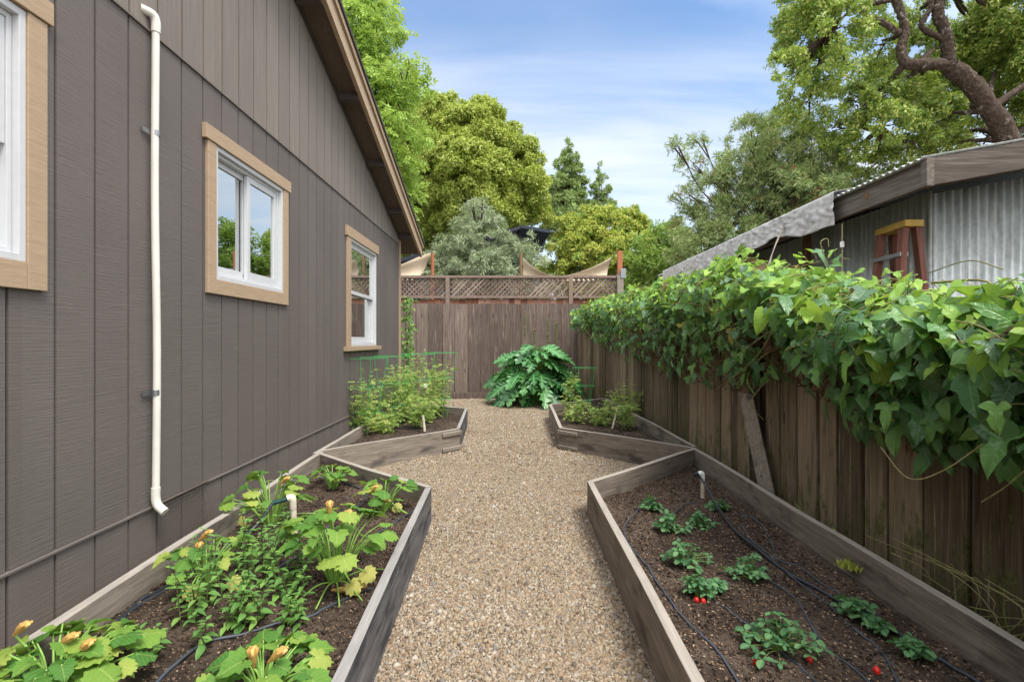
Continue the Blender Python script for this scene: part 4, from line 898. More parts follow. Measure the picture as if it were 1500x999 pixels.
# ------------------------------------------------------------------ the vine on the fence
def vine():
    t = thing('vine', 'dense green vine with large lobed leaves tumbling over the old fence', 'vine', (2.1, 5, 1.5)); n = 11500
    ty = [1.2, 1.7, 1.95, 2.3, 2.78, 3.3, 3.6, 4.2, 5.0, 6.5, 8.0, 9.5, 10.6, 11.1]; tz = [.18, .18, .17, .14, .25, .42, .50, .54, .58, .64, .70, .68, .60, .45]; bz = [-.5, -.5, -.42, -.50, -.38, -.24, -.26, -.40, -.38, -.32, -.25, -.10, .12, .25]
    y = 1.15+9.8*rng.uniform(0, 1, n)**1.45; top = np.interp(y, ty, tz)+.09*np.array([mnoise.noise((v*2.3, 0, 5)) for v in y]); bot = np.interp(y, ty, bz)+.17*np.array([mnoise.noise((v*3.1, 9, 5)) for v in y])
    u = rng.beta(1.25, .95, n); z = bot+(top-bot)*u
    clump = np.array([mnoise.noise((a*1.9, b*2.6, 2)) for a, b in zip(y, z)])
    bulge = .10+.24*np.sin(np.clip(u, 0, 1)*math.pi*.85+.25)+.13*clump; back = (u > .72)*rng.uniform(0, .55, n)*(u-.5)
    keep = (clump > -.42-(u > .55)*.3+(u < .2)*.2)
    x = FXL(y)-bulge*rng.uniform(.35, 1.05, n)+back*1.2; pos = np.stack([x, y, H+z], -1)[keep]; u = u[keep]; y = y[keep]; n = len(u)
    outw = np.array([-1, -.12, 0]); upw = np.clip((u-.35)*1.5, .1, 1.2)
    nor = nrm(outw[None]*(1.15-.7*u)[:, None]+np.array([0, -.25, 1])*upw[:, None]+rng.normal(0, .34, (n, 3)))
    tip = nrm(np.stack([-.35+.1*rng.normal(size=n), rng.normal(-.15, .5, n), -1.0+.75*u+.25*rng.normal(size=n)], -1)+rng.normal(0, .22, (n, 3)))
    size = np.interp(y, [1.5, 3, 6, 10], [1.15, 1, .8, .75])*rng.uniform(.06, .128, n)*(1-.25*(u > .85)); tp = rng.integers(0, 3, n)
    young = rng.uniform(0, 1, n) < np.clip((u-.55)*1.5, .03, .75); mats = ['vine', 'vine_young']
    sel = rng.uniform(0, 1, n) < .17; pos, tip, nor, size, young, u, y = pos[sel], tip[sel], nor[sel], size[sel], young[sel] & (u[sel] > .7), u[sel], y[sel]
    pos[:, 0] = np.minimum(pos[:, 0]+.07, FXL(y)-.02+(u > .7)*.2)
    # long shoots that arch over the fence top and hang down, leaves alternating along them
    sp_, st_, sn_, ss_, sy_ = [], [], [], [], []; mb = MB()
    for k in range(450):
        y0 = 1.15+9.7*random.random()**1.4; lush = 1.1*mnoise.noise((y0*1.3, 3, 8))+.5*mnoise.noise((y0*4, 3, 8)); gap = math.exp(-((y0-3.45)/.22)**2)
        zt = H+np.interp(y0, ty, tz)+random.uniform(-.14, .04)+.14*lush; zb = H+np.interp(y0, ty, bz)+random.uniform(-.06, .40)-.22*lush+.35*gap
        if random.random() < gap*.6: continue
        out_ = random.uniform(.10, .34)+.10*lush; dy = random.uniform(-.25, .25); fx = float(FXL(y0)); kind = random.random()
        if kind < .16:      # shoots reaching up or along the top
            pts = [(fx+.15, y0, zt-.15), (fx-.02, y0+dy, zt), (fx-random.uniform(-.25, .25), y0+dy*2, zt+random.uniform(.02, .09))]
        elif kind < .34:
            pts = [(fx+.35, y0, zt-.10), (fx+.1, y0+dy, zt), (fx-.12, y0+dy*1.4, zt-.03), (fx-out_, y0+dy*1.7, zt-.14)]
        else:
            zc2 = zt-(zt-zb)*random.uniform(.3, .75); pts = [(fx+.12, y0, zt-.06), (fx-.06, y0+dy*.3, zt), (fx-out_, y0+dy*.6, zt-(zt-zc2)*.35), (fx-out_*random.uniform(.8, 1.15), y0+dy, (zt+zc2)/2), (fx-out_*random.uniform(.5, .9), y0+dy*1.2, zc2)]
        pth = smooth_path(pts, 6); mb.tube(pth, np.linspace(.0035, .0015, len(pth)), 4, cap=False)
        L_ = np.concatenate([[0], np.cumsum(np.linalg.norm(np.diff(pth, axis=0), axis=1))]); big = np.interp(y0, [1.4, 2.6, 5, 10], [1.25, 1.1, .85, .78])*random.uniform(.8, 1.15)
        for q_ in np.arange(.05, L_[-1], .056*big):
            c = np.array([np.interp(q_, L_, pth[:, a]) for a in range(3)]); pet = np.array([-random.uniform(.0, .10), random.uniform(-.09, .07), random.uniform(-.04, .07)]); mb.tube([c, c+pet*.5+[0, 0, .008], c+pet], .0016, 3, cap=False)
            f = q_/L_[-1]; hgt_ = np.clip((c[2]-zb)/(zt-zb+1e-6), 0, 1.2); sp_.append(c+pet); sy_.append(random.random() < np.clip((hgt_-.5)*1.35, .04, .8)); ss_.append(big*random.choice((.045, .06, .075, .09, .105, .125))*random.uniform(.8, 1.1)*(1-.35*f*random.random()))
            sn_.append(np.array([-1.0+.75*hgt_, -.28, .25+.95*hgt_])+np.array([random.gauss(0, .55) for _ in range(3)])); st_.append(np.array([-.45+random.gauss(0, .3), random.gauss(-.25, .6), -1.0+.8*hgt_+random.gauss(0, .35)]))
    pos = np.vstack([pos, sp_]); tip = np.vstack([tip, st_]); nor = np.vstack([nor, sn_]); size = np.concatenate([size, ss_]); young = np.concatenate([young, np.array(sy_, bool)]); n = len(pos); tp = rng.integers(0, 5, n)
    old = rng.uniform(0, 1, n); mats = ['vine', 'vine_young', 'squash_yellow', 'vine_dry']; parts = []
    for k, T in enumerate((VINE1, VINE2, VINE3, VINE4, VINE5)):
        for q_, s_ in ((0, ~young & (old > .022)), (1, young & (old > .022)), (2, (old <= .022) & (old > .013)), (3, old <= .013)):
            w_ = (tp == k) & s_
            if w_.any(): parts.append((place(T, pos[w_], tip[w_], nor[w_], size[w_]), q_))
    foliage('leaves', parts, [M[k] for k in mats], t)
    for k in range(120):
        i = rng.integers(0, n); a = pos[i]; b = np.array([FXL(a[1])-.02, a[1]+rng.normal(0, .3), H+.05+rng.uniform(-.2, .25)])
        mb.tube(smooth_path([b, (a+b)/2+rng.normal(0, .09, 3), a, a+rng.normal(0, .09, 3)], 5), np.linspace(.006, .002, 16), 5)
    for pts in ([P(1440, 650, 1.75), P(1380, 690, 1.85), P(1330, 700, 1.95), P(1290, 655, 2.15)], [P(1140, 470, 3.0), P(1110, 520, 3.2), P(1075, 552, 3.5), P(1040, 575, 4.0)], [P(1120, 560, 3.2), P(1100, 590, 3.3), P(1118, 615, 3.3)],
                [P(1500, 520, 1.6), P(1440, 480, 1.7), P(1400, 470, 1.8)], [P(1470, 395, 1.9), P(1420, 382, 2.0), P(1360, 400, 2.2)], [P(1500, 690, 1.62), P(1470, 715, 1.7), P(1438, 735, 1.8)], [P(1215, 395, 2.9), P(1206, 370, 2.9), P(1202, 355, 2.9), P(1212, 350, 2.9), P(1214, 362, 2.9)]):
        mb.tube(smooth_path(pts, 7), .0024, 5)
    wpart(mb, 'stems', M['vine_stem'], t)
    # brown dead growth inside
    nd = 2600; yy = 1.3+6*rng.uniform(0, 1, nd); zz = H+np.interp(yy, ty, bz)+rng.uniform(.0, .85, nd)*(np.interp(yy, ty, tz)-np.interp(yy, ty, bz)-.08); pd = np.stack([FXL(yy)-rng.uniform(.0, .13, nd), yy, zz], -1)
    foliage('dead_leaves', [(place(thin, pd, rng.normal(0, 1, (nd, 3))+[0, 0, -.8], rng.normal(0, 1, (nd, 3)), rng.uniform(.03, .10, nd)), 0)], [M['vine_dry']], t)
vine()

# ------------------------------------------------------------------ plants in the beds
def stem_curve(a, b, lift): a, b = np.array(a), np.array(b); return smooth_path([a, a*.55+b*.45+np.array([0, 0, lift]), b], 5)
def squash(x, y, z, spread, hgt, nl, nyel, blossoms, label, seed, size=.12, runners=0):
    g = np.random.default_rng(seed); size *= .64; nl = int(nl*1.75); t = thing('squash_plant', label, 'squash plant', (x, y, z), 'squash plants in the near bed'); b0 = np.array([x, y, z]); st_ = MB(); pos = []; nor = []; tip = []; sz = []
    for k in range(nl):
        a = 2*math.pi*(k*.382+g.uniform(-.08, .08)); rr = .92*spread*math.sqrt(g.uniform(.03, 1)); h = hgt*(1.08-.5*(rr/spread)**2)*g.uniform(.75, 1.05)
        e = b0+np.array([rr*math.cos(a), rr*math.sin(a), h]); s0 = b0+np.array([.15*rr*math.cos(a), .15*rr*math.sin(a), 0]); st_.tube(stem_curve(s0, e, h*.25), np.linspace(.0048, .0026, 11), 6)
        out_ = np.array([math.cos(a), math.sin(a), 0]); pos.append(e); tip.append(out_+[0, 0, g.uniform(-.5, .15)]); nor.append(out_*g.uniform(-.25, .25)+np.array([0, -.05, 1])+g.normal(0, .22, 3)); sz.append(size*g.uniform(.65, 1.2))
    for k in range(runners):
        a = g.uniform(-2.2, .6); e = b0+np.array([spread*1.1*math.cos(a), spread*1.1*math.sin(a), .02]); st_.tube(stem_curve(b0, e, .03), .0035, 6)
    st_.build('stems', M['stem_pale'], t, world=True)
    pos, nor, tip, sz = map(np.array, (pos, nor, tip, sz)); pk = g.integers(0, 3, nl)
    foliage('leaves', [(place(T, pos[pk == k], tip[pk == k], nor[pk == k], sz[pk == k]), 0) for k, T in enumerate((SQ, SQ2, SQ3)) if (pk == k).any()], [M['squash']], t)
    for k in range(nyel):
        a = g.uniform(-2.8, -.3); rr = spread*g.uniform(.5, .95); e = b0+np.array([rr*math.cos(a), rr*math.sin(a), hgt*g.uniform(.12, .4)])
        o = foliage('yellow_leaf', [(place(SQ, e, [math.cos(a), math.sin(a)*.4, -.6], [.1, -.9, .6], size*g.uniform(.8, 1.0)), 0)], [M['squash_yellow']], t)
        m_ = MB(); m_.tube(stem_curve(b0, e, .05), .004, 5); m_.build('leaf_stalk', M['stem_pale'], t, world=True)
    for (dx, dy, dz, ang) in blossoms:
        m_ = MB(); c = b0+np.array([dx, dy, dz]); d = np.array([math.sin(ang), -.3, math.cos(ang)]); d = nrm(d); pth = [c-d*.045, c-d*.02, c, c+d*.02, c+d*.034, c+d*.042+[.006, 0, 0]]
        m_.tube(pth, [.004, .008, .013, .0125, .011, .006], 7, cap=True)
        for k_ in range(5): a_ = k_*1.256+ang; m_.tube([c+d*.015+np.array([math.cos(a_), math.sin(a_), 0])*.009, c+d*.036+np.array([math.cos(a_), math.sin(a_), 0])*.013, c+d*.046+np.array([math.cos(a_), math.sin(a_), -.4])*.010], [.006, .006, .002], 5); m_.build('blossom', M['blossom'], t, world=True)
        if dz > .06: m_ = MB(); m_.tube(stem_curve(b0, c-d*.04, .04), .004, 5); m_.build('flower_stalk', M['stem_pale'], t, world=True)
    return t
def gp(px, py, z): q_ = G(px, py, z); return q_[0], q_[1], z
squash(*gp(487, 716, .13), .17, .17, 13, 0, [(.03, -.05, .10, .4)], 'small squash plant in the far back corner of the squash bed', 21, .10)
squash(*gp(563, 748, .13), .19, .22, 15, 1, [(-.05, -.1, .17, .8), (.02, -.12, .10, 1.3)], 'squash plant trailing runners toward the far front corner of its bed', 22, .11, 4)
squash(*gp(492, 852, .13), .26, .34, 24, 2, [(.005, -.10, .37, .1), (.06, -.05, .32, .6), (.12, -.10, .03, 1.5), (.06, -.12, .02, 1.4)], 'largest upright squash plant with an orange blossom, in front of the white riser', 23, .125, 5)
squash(*gp(397, 768, .13), .24, .30, 18, 1, [(.10, -.05, .28, .9)], 'squash plant against the back board behind the white riser', 24, .12, 1)
squash(*gp(303, 858, .13), .20, .22, 13, 3, [(.02, -.05, .25, .9), (-.005, -.06, .19, .4)], 'squash plant with large pale yellow leaves near the pipe elbow', 25, .105, 0)
squash(*gp(78, 1030, .13), .25, .19, 36, 0, [(.06, -.02, .21, 1.0), (.12, -.03, .19, .8), (-.12, .02, .22, .9), (-.02, -.2, .16, 1.2)], 'squash plant with orange buds in the near left corner of the bed', 26, .115, 0)
squash(*gp(385, 1035, .13), .20, .15, 28, 0, [(.05, -.02, .17, .8), (-.03, .0, .15, .1)], 'squash plant with a curled orange bud at the bottom edge of the bed', 27, .11, 0)

def mint(x, y, z, h, label, seed):
    g = np.random.default_rng(seed); t = thing('mint_plant', label, 'herb', (x, y, z), 'leafy mint stems in the squash bed'); st_ = MB(); pos = []; tip = []; nor = []; sz = []
    for s in range(g.integers(2, 5)):
        b = np.array([x, y, z])+np.array([g.normal(0, .035), g.normal(0, .035), 0]); hh = h*g.uniform(.5, 1.05); lean = g.normal(0, .10, 2); hh *= 1.45; nodes = max(5, int(hh/.034)); pts = []
        for k in range(nodes+1):
            f = k/nodes; p = b+np.array([lean[0]*f*hh*2, lean[1]*f*hh*2, hh*f]); pts.append(p)
            if k < 1: continue
            a0 = k*1.57+g.uniform(-.3, .3); ls = .044*(1-.5*f**2)*g.uniform(.8, 1.2)+.007
            for a in (a0, a0+math.pi):
                o_ = np.array([math.cos(a), math.sin(a), .55*f-.1+g.normal(0, .15)]); pos.append(p); tip.append(o_); nor.append(np.array([-.3*math.cos(a), -.3*math.sin(a), 1])+g.normal(0, .15, 3)); sz.append(ls)
        st_.tube(pts, np.linspace(.0028, .0014, len(pts)), 5)
    st_.build('stems', M['stem_dark'], t, world=True)
    foliage('leaves', [(place(MINT, np.array(pos), np.array(tip), np.array(nor), np.array(sz)), 0)], [M['mint']], t)
MINTS = [(232, 948, .12), (262, 918, .15), (300, 905, .17), (335, 920, .17), (370, 925, .14), (322, 882, .20), (362, 890, .19), (395, 898, .17), (283, 885, .16), (345, 850, .22), (385, 862, .22), (415, 880, .18), (432, 868, .20), (372, 835, .20), (402, 838, .20), (330, 835, .18), (310, 945, .12), (420, 920, .10), (440, 895, .12), (408, 812, .20)]
for k, (px, py, h) in enumerate(MINTS): mint(*gp(px, py, .13), h, 'leafy green mint clump in the patch between the looped hose and largest squash', 40+k)

def strawberry(px, py, rpx, label, seed, berries=(), nl=None):
    x, y, z = gp(px, py, .10); z = hR1(x, y); g = np.random.default_rng(seed); sp = rpx/F*y; t = thing('strawberry_plant', label, 'strawberry plant', (x, y, z), 'strawberry plants in the near right bed'); nl = nl or int(11+34*sp/.14); st_ = MB(); pos = []; tip = []; nor = []; sz = []
    for k in range(nl):
        a = 2*math.pi*(k*.382)+g.uniform(-.6, .6); rr = sp*math.sqrt((k+.6)/nl)*(1+.3*math.cos(a-seed)); rr *= g.uniform(.55, 1.25); h = .012+.10*g.uniform(.2, 1.15)*(1.1-min(1, rr/sp)*.75)*min(1.2, sp/.10)
        e = np.array([x+rr*math.cos(a), y+rr*.8*math.sin(a), z+h]); st_.tube(stem_curve((x, y, z), e-np.array([math.cos(a), math.sin(a), 0])*.01, h*.3), .0016, 4); o_ = np.array([math.cos(a), math.sin(a), g.uniform(-.3, .2)]); pos.append(e-o_*.012); tip.append(o_); nor.append(o_*.2+np.array([0, -.1, 1])+g.normal(0, .38, 3)); sz.append(g.uniform(.034, .074))
    st_.build('stems', M['stem'], t, world=True)
    foliage('leaves', [(place(STRAW, np.array(pos), np.array(tip), np.array(nor), np.array(sz)), 0)], [M['straw']], t)
    for (bx, by) in berries:
        c = G(bx, by, z+.012); m_ = MB(); m_.ball(c, (.0125, .0125, .016), 0, 10, 7); v = m_.v; m_.v = [(c[0]+(q_[0]-c[0])*(1-.35*max(0, (c[2]-q_[2])/.016)), c[1]+(q_[1]-c[1])*(1-.35*max(0, (c[2]-q_[2])/.016)), q_[2]) for q_ in v]; m_.build('strawberry', M['berry'], t, world=True)
        cp_ = np.array([c+[0, 0, .013]]*6); ca = np.arange(6)*1.047; foliage('berry_cap', [(place(thin, cp_, np.stack([np.cos(ca), np.sin(ca), np.full(6, -.25)], -1), np.tile([0, 0, 1.], (6, 1)), .013), 0)], [M['straw']], t)
for k, (px, py, r, lb, be) in enumerate([
        (957, 748, 17, 'small strawberry plant next to the curled end of the left drip line', ()), (978, 778, 26, 'low strawberry plant second from the far end of the left row', ()), (1024, 772, 20, 'strawberry plant in the far row just left of the main hose', ()),
        (1003, 828, 36, 'tall bushy strawberry plant in the middle of the left row', ()), (1022, 872, 30, 'strawberry plant with two red berries at its front', ((1020, 879), (1030, 881))), (1050, 868, 16, 'tiny strawberry plant touching the one with two red berries', ()), (1100, 850, 34, 'strawberry plant alone in the middle of the bed by a thin drip line', ()),
        (1140, 950, 58, 'largest strawberry plant near the bottom of the photo with two red berries', ((1108, 971), (1186, 966))), (1250, 908, 28, 'medium strawberry plant on the main hose just above the smallest plant', ()), (1284, 930, 18, 'smallest strawberry plant touching the main hose', ()), (1338, 970, 30, 'strawberry plant by the main hose near the bottom right with one berry', ((1284, 982),)),
        (1056, 748, 16, 'yellowish strawberry seedling just behind the white hose riser', ())]):
    strawberry(px, py, r, lb, 60+k, be)

def tomato(x, y, z, h, spread, label, seed, nst=5, mat='tomato', group='tomato plants in the far left bed'):
    g = np.random.default_rng(seed); t = thing('tomato_plant', label, 'tomato plant', (x, y, z), group); st_ = MB(); pos = []; tip = []; nor = []; sz = []
    for s in range(nst):
        a = g.uniform(0, 6.28); hh = h*g.uniform(.55, 1.05); e = np.array([x+spread*math.cos(a)*g.uniform(.3, 1), y+spread*math.sin(a)*g.uniform(.3, 1), z+hh]); pth = smooth_path([(x, y, z), np.array([x, y, z])*.5+e*.5+g.normal(0, .04, 3), e], 9); st_.tube(pth, np.linspace(.006, .002, len(pth)), 5)
        for p in pth[2:]:
            for _ in range(3):
                b = g.uniform(0, 6.28); d = np.array([math.cos(b), math.sin(b), g.uniform(-.3, .5)]); pos.append(p+d*g.uniform(0, .09)); tip.append(d); nor.append(np.array([0, -.2, 1])+g.normal(0, .45, 3)); sz.append(g.uniform(.035, .08))
    st_.build('stems', M['stem'], t, world=True)
    foliage('leaves', [(place(TOM, np.array(pos), np.array(tip), np.array(nor), np.array(sz)), 0)], [M[mat]], t)
TOMS = [(545, 628, .45, 'sprawling tomato plant at the near left end of the caged row'), (572, 620, .70, 'tomato plant in the middle of the caged row reaching its top ring'), (600, 612, .88, 'tallest tomato plant rising in front of the house corner creeper'), (625, 618, .62, 'tomato plant in front of the white tag on the cage'), (646, 608, .8, 'thin tomato plant at the right end of the caged row'), (520, 636, .8, 'sparse tomato plant leaning on the siding under the blinds window'), (562, 634, .28, 'low leafy tomato plant spilling toward the front board of its bed'), (588, 618, .82, 'wispy tomato plant between the two leftmost green cages'), (636, 612, .72, 'wispy tomato plant just left of the rightmost cage of its row'), (610, 626, .42, 'short tomato plant behind the white riser stub')]
for k, (px, py, h, lb) in enumerate(TOMS): tomato(*gp(px, py, .16), h, .24 if k != 6 else .28, lb, 80+k, 8 if k in (1, 2, 7) else 6)
def cage(x, y, z, r, h, label, group=None):
    t = thing('tomato_cage', label, 'plant cage', (x, y, z), group)
    for f in (.30, .62, 1.0):
        m_ = MB(); rr = r*(.55+.45*f); m_.tube([(x+rr*math.cos(a), y+rr*math.sin(a), z+h*f) for a in np.linspace(0, 2*math.pi, 29)], .0026, 5, cap=False); m_.build('ring', M['cage'], t, world=True)
    for k in range(4):
        a = k*math.pi/2+.5; m_ = MB(); m_.tube([(x+.4*r*math.cos(a), y+.4*r*math.sin(a), z-.02), (x+r*math.cos(a), y+r*math.sin(a), z+h)], .0026, 5); m_.build('upright', M['cage'], t, world=True)
CG = 'green wire tomato cages'
for k, (px, Y, r, h, lb) in enumerate([(535, 6.15, .26, .90, 'green wire tomato cage nearest the camera at the left'), (575, 6.8, .24, .90, 'green wire tomato cage second from the left in front of the house'), (612, 7.2, .24, .92, 'green wire tomato cage in front of the brown board fence, middle of its row'), (645, 7.5, .24, .93, 'green wire tomato cage farthest right of the tomato row')]): cage((px-750)/F*Y, Y, .15, r, h, lb, CG)
cage((857-750)/F*8.0, 8.0, .12, .18, .72, 'green wire cage standing alone in front of the acanthus', CG)
m = MB(); c = P(623.5, 565, 7.0); m.box((c[0]-.02, 6.99, c[2]-.028), (c[0]+.02, 7.0, c[2]+.028)); tag(wpart(m, 'plant_tag', M['white'], None), 'small white plastic tag hanging on a tomato cage', 'tag')
for k, (px, py, h, lb) in enumerate([(833, 612, .62, 'spindly yellowish tomato plant inside the lone cage by the acanthus'), (845, 618, .3, 'low reddish tomato seedling by the front of the corner bed'), (893, 612, .40, 'leafy tomato plant behind the leaning white stake'), (880, 622, .3, 'low tomato plant left of the leaning white stake'), (918, 628, .32, 'tomato plant right of the leaning white stake'), (925, 615, .5, 'tall thin tomato plant leaning to the mossy fence')]):
    tomato(*gp(px, py, .14), h, .16, lb, 100+k, 4, 'tomato', 'tomato plants in the corner bed')

def acanthus():
    x, y = .46, 10.25; t = thing('acanthus_plant', 'big dark green acanthus with huge lobed leaves in front of the far fence', 'plant', (x, y, 0)); g = np.random.default_rng(5); pos = []; tip = []; nor = []; sz = []; st_ = MB(); n = 165
    for k in range(n):
        a = g.uniform(0, 2*math.pi); el = g.uniform(.0, 1.0); rr = .90*math.sqrt(1-(el*.85)**2)*g.uniform(.5, .95); e = np.array([x+rr*math.cos(a)*1.0, y+rr*math.sin(a)*.75, .12+1.05*el*g.uniform(.85, 1.05)]); o_ = np.array([math.cos(a), math.sin(a)*.9, .45*el-.35]); L_ = g.uniform(.36, .6)
        o_ = nrm(o_); pos.append(e-o_*L_*.45); tip.append(o_); nor.append(np.array([.45*math.cos(a), .45*math.sin(a)-.3, .9])+g.normal(0, .3, 3)); sz.append(L_); st_.tube(stem_curve((x+.1*math.cos(a), y+.1*math.sin(a), 0), e-o_*L_*.45, .1), .008, 5)
    st_.build('stems', M['stem'], t, world=True); foliage('leaves', [(place(ACAN, np.array(pos), np.array(tip), np.array(nor), np.array(sz)), 0)], [M['acanthus']], t)
    for px, py in ((769, 456), (803, 465), (815, 466), (783, 482)):
        tp = P(px, py, 10.35); m_ = MB(); bt = np.array([tp[0], 10.35, .7]); m_.tube([bt, tp], [.012, .006], 6, 0); k = 0; z = tp[2]-.5
        while z < tp[2]:
            for a in range(3):
                b = a*2.09+k*.8+random.random(); c = np.array([tp[0]+.022*math.cos(b), 10.35+.022*math.sin(b), z+random.uniform(-.01, .01)]); m_.ball(c, (.013, .013, .016), 0, 6, 4)
            z += .03; k += 1
        m_.build('flower_spike', M['spike'], t, world=True)
acanthus()
def creeper():
    t = thing('creeper', 'narrow creeper climbing the far corner of the house', 'climbing plant', (-1.75, 8.75, 0)); n = 420; zz = rng.uniform(0, 2.0, n); pos = np.stack([-1.80+rng.normal(0, .05, n)+.05, 8.80+rng.normal(0, .05, n), zz], -1)
    m_ = MB(); m_.tube(smooth_path([(-1.78, 8.8, 0), (-1.74, 8.82, .7), (-1.79, 8.8, 1.4), (-1.76, 8.8, 2.0)], 6), .008, 5); m_.build('stems', M['stem_dark'], t, world=True)
    foliage('leaves', [(place(oval, pos, rng.normal(0, .6, (n, 3))+[0, -.2, -.4], rng.normal(0, .5, (n, 3))+[.3, -1, .6], rng.uniform(.05, .09, n)), 0)], [M['creeper']], t)
creeper()
def weed(px, py, label, n, seed, z=.04, mat='hedge', k=1):
    g = np.random.default_rng(seed); x, y, z = gp(px, py, z); pos = np.array([x, y, z])+g.normal(0, .04*k**.8, (n, 3))*[1, 1, 0]; m_ = foliage('weed', [(place(thin, pos, g.normal(0, .4, (n, 3))+[0, 0, 1], g.normal(0, 1, (n, 3)), g.uniform(.05, .12, n)*k), 0)], [M[mat]], None); tag(m_, label, 'weed', 'weeds behind the raised beds')

# ------------------------------------------------------------------ irrigation
def hose(pts, r, mat, label, hfun, group=None, lift=0):
    V_ = []
    for p in pts:
        q_ = G(p[0], p[1], (p[2] if len(p) > 2 else .13)); z = (p[2] if len(p) > 2 else hfun(q_[0], q_[1])+r*.6)
        V_.append((q_[0], q_[1], z))
    m_ = MB(); pth = smooth_path(V_, 9); pth = np.array([(a_, b_, max(c_, hfun(a_, b_)+r*.7)) for a_, b_, c_ in pth]); m_.tube(pth, r, 8); return tag(wpart(m_, 'hose', M[mat], None), label, 'hose', group)
HG = 'drip irrigation hoses on the beds'
hose([(1021, 693, .27), (1032, 708, .25), (1050, 740, .155), (1075, 775, .125), (1105, 800, .125), (1150, 830), (1200, 857), (1250, 887), (1300, 914), (1350, 947), (1400, 976), (1445, 1003), (1500, 1040)], .0085, 'hose', 'thick black main hose running from the white riser down the strawberry bed', hR1, HG)
hose([(956, 726), (930, 745), (914, 768), (925, 795), (945, 815), (965, 845), (990, 880), (1015, 905), (1040, 930), (1065, 960), (1092, 998), (1120, 1040)], .0055, 'hose_blue', 'thin drip line curling along the front board of the strawberry bed', hR1, HG)
hose([(1018, 730), (1000, 735), (986, 750), (984, 760)], .0045, 'hose_blue', 'short curled stub of drip line near the far end of the strawberry bed', hR1, HG)
hose([(1085, 765), (1100, 785), (1120, 800), (1150, 830), (1200, 868), (1240, 905), (1290, 945), (1312, 985), (1330, 1020)], .0045, 'hose_blue', 'drip line branching off and hugging the main hose', hR1, HG)
hose([(1030, 845), (1050, 870), (1075, 890), (1110, 915), (1150, 945), (1190, 975), (1215, 1010)], .0045, 'hose_blue', 'drip line passing under the largest strawberry plant', hR1, HG)
hose([(1095, 828), (1130, 845), (1165, 870), (1190, 910), (1215, 940), (1250, 965), (1290, 1000)], .0045, 'hose_blue', 'drip line meandering down the middle of the strawberry bed', hR1, HG)
hose([(1085, 748), (1110, 760), (1128, 785), (1140, 812), (1170, 822), (1210, 850), (1255, 875), (1310, 915)], .0045, 'hose_blue', 'drip line on the fence side of the main hose', hR1, HG)
ri = thing('riser', 'white plastic riser with a black elbow at the far end of the strawberry bed', 'riser pipe', gp(1029, 731, .10))
b = np.array(gp(1029, 731, .10)); m = MB(); m.tube([b-[0, 0, .03], b+[0, 0, .16]], .0135, 12); wpart(m, 'pipe', M['pvc_old'], ri)
m = MB(); m.tube(smooth_path([b+[0, 0, .135], b+[0, 0, .178], b+[-.012, 0, .188], b+[-.03, 0, .185]], 4), .018, 12); wpart(m, 'elbow', M['white'], ri)
m = MB(); m.tube([b+[-.028, 0, .185], b+[-.062, -.005, .178]], .015, 10); wpart(m, 'fitting', M['hose'], ri)
r2 = thing('riser', 'mottled white plastic riser with teal valve among the squash plants', 'riser pipe', gp(432, 792, .13))
b2 = np.array(gp(432, 792, .13)); m = MB(); m.tube([b2-[0, 0, .03], b2+[-.01, 0, .21]], .0165, 12); wpart(m, 'pipe', M['pvc_old'], r2)
m = MB(); m.tube(smooth_path([b2+[-.01, 0, .18], b2+[-.012, 0, .235], b2+[-.022, 0, .245], b2+[-.04, -.01, .24]], 4), .0185, 12); wpart(m, 'elbow', M['pvc_old'], r2)
m = MB(); m.tube([b2+[-.038, -.01, .239], b2+[-.11, -.035, .222]], .012, 10); wpart(m, 'valve', M['teal'], r2)
e2 = b2+[-.108, -.035, .222]
m = MB(); m.tube(smooth_path([e2, G(375, 770, .28), G(340, 795, .22), G(300, 825, .16), G(255, 857, .145), G(215, 880, .145), G(178, 905, .145), G(163, 925, .145), G(172, 938, .145), G(200, 940, .14)], 8), .0095, 8); tag(wpart(m, 'hose', M['hose'], None), 'thick black hose from the teal valve looping toward the back board', 'hose', HG)
hose([(300, 838), (262, 858), (225, 875), (196, 893), (180, 915), (172, 940)], .007, 'hose', 'second black hose doubling the loop beside the mint', hL1, HG)
hose([(400, 720), (430, 712), (470, 705), (510, 712), (535, 722), (530, 740), (505, 752), (480, 775), (460, 800), (400, 838)], .006, 'hose_blue', 'drip line circling the two far squash plants', hL1, HG)
hose([(610, 745), (590, 758), (560, 775), (535, 790)], .006, 'hose_blue', 'short drip line near the far front corner of the squash bed', hL1, HG)
hose([(545, 862), (520, 870), (485, 888), (450, 905), (405, 915), (360, 930), (300, 945), (250, 985), (225, 1010)], .006, 'hose_blue', 'blue black drip line crossing in front of the mint', hL1, HG)
hose([(605, 605, .17), (592, 615, .17), (578, 626, .18), (600, 628, .18), (615, 632, .17)], .008, 'hose', 'black hose lying among the tomato plants', hL2, HG)
hose([(880, 596, .15), (862, 605, .15), (870, 612, .16), (905, 600, .16)], .007, 'hose', 'black hose coiled in the corner bed', hR2, HG)
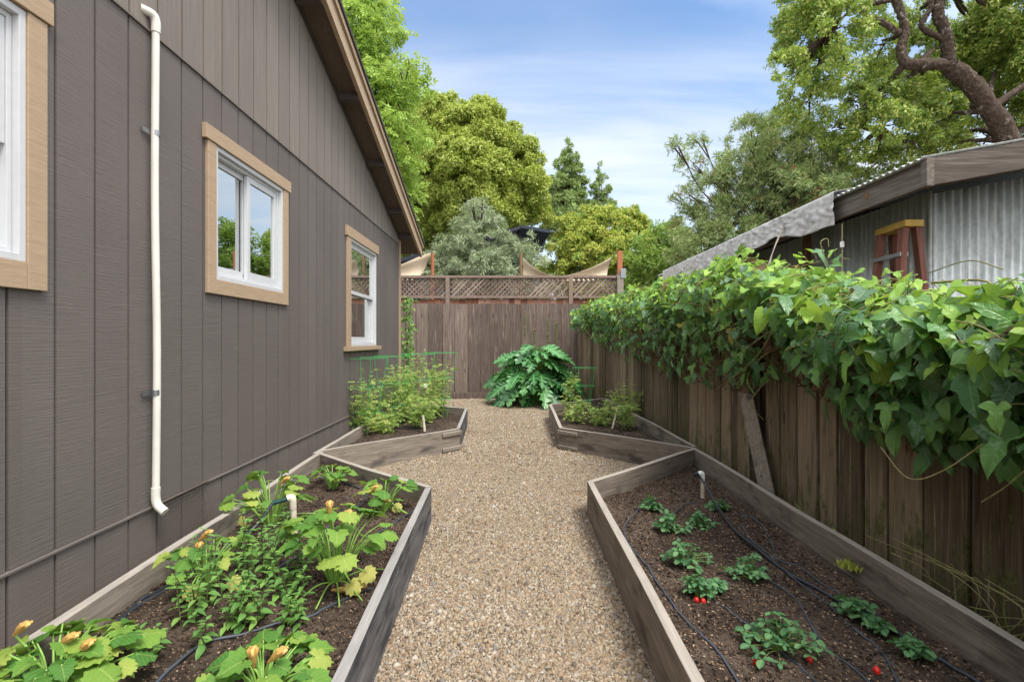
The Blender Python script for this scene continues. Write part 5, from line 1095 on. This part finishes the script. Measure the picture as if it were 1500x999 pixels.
m = MB(); a = G(622, 632, .16); m.tube([a, a+[-.02, 0, .19]], .016, 10); tag(wpart(m, 'riser', M['pvc_old'], None), 'short white riser stub in front of the caged tomatoes', 'riser pipe')
m = MB(); a = G(897, 628, .13); b = P(905, 597, a[1]+.05); m.tube([a, b], .013, 10); tag(wpart(m, 'stake', M['pvc_old'], None), 'leaning white plastic stake in the corner bed', 'stake')
# wire mesh behind the squash bed, twigs by the fence
wm = MB(); a, b = G(232, 812, .12), G(300, 752, .22); a = P(232, 800, 2.66); b = P(297, 753, 3.04); a[0] = XW+.05; b[0] = XW+.05; a[1] = 2.72; b[1] = 3.12
for k in range(15):
    t_ = k/14; wm.tube([(XW+.055, 2.72+.42*t_, .16), (XW+.02, 2.72+.42*t_, .40)], .0012, 4)
    wm.tube([(XW+.055-.035*t_, 2.72, .16+.24*t_), (XW+.055-.035*t_, 3.14, .16+.24*t_)], .0012, 4)
wm.tube([(XW+.02, 2.70, .40), (XW+.02, 3.16, .405)], .006, 5)
tag(wpart(wm, 'wire_mesh', M['mesh'], None), 'scrap of rusty wire mesh leaning on the siding behind the squash bed', 'wire mesh')
tw = MB()
for k in range(16):
    a = np.array([1.79+rng.normal(0, .02), 2.05+rng.normal(0, .16), .12]); tw.tube(smooth_path([a, a+[rng.normal(0, .02), rng.normal(0, .10), rng.uniform(.10, .2)], a+[rng.normal(-.02, .03), rng.normal(0, .22), rng.uniform(.06, .26)]], 4), .0022, 4)
tag(wpart(tw, 'twigs', M['vine_stem'], None), 'tangle of dry twigs at the foot of the mossy fence', 'twigs', kind='stuff')
for k, (px, py, lb, n) in enumerate([(1010, 640, 'tuft of green weeds where the two right beds meet at the fence', 40), (985, 628, 'mossy weed tuft behind the corner bed', 30), (1190, 755, 'small weed sprouting between the fence and the strawberry bed', 14), (1265, 800, 'yellow green weed tuft behind the strawberry bed', 24)]): weed(px, py, lb, n, 140+k, .12)
weed(1243, 832, 'yellow moss tuft on the inner face of the strawberry bed back board', 260, 150, .15, 'yellow_tree', .38)
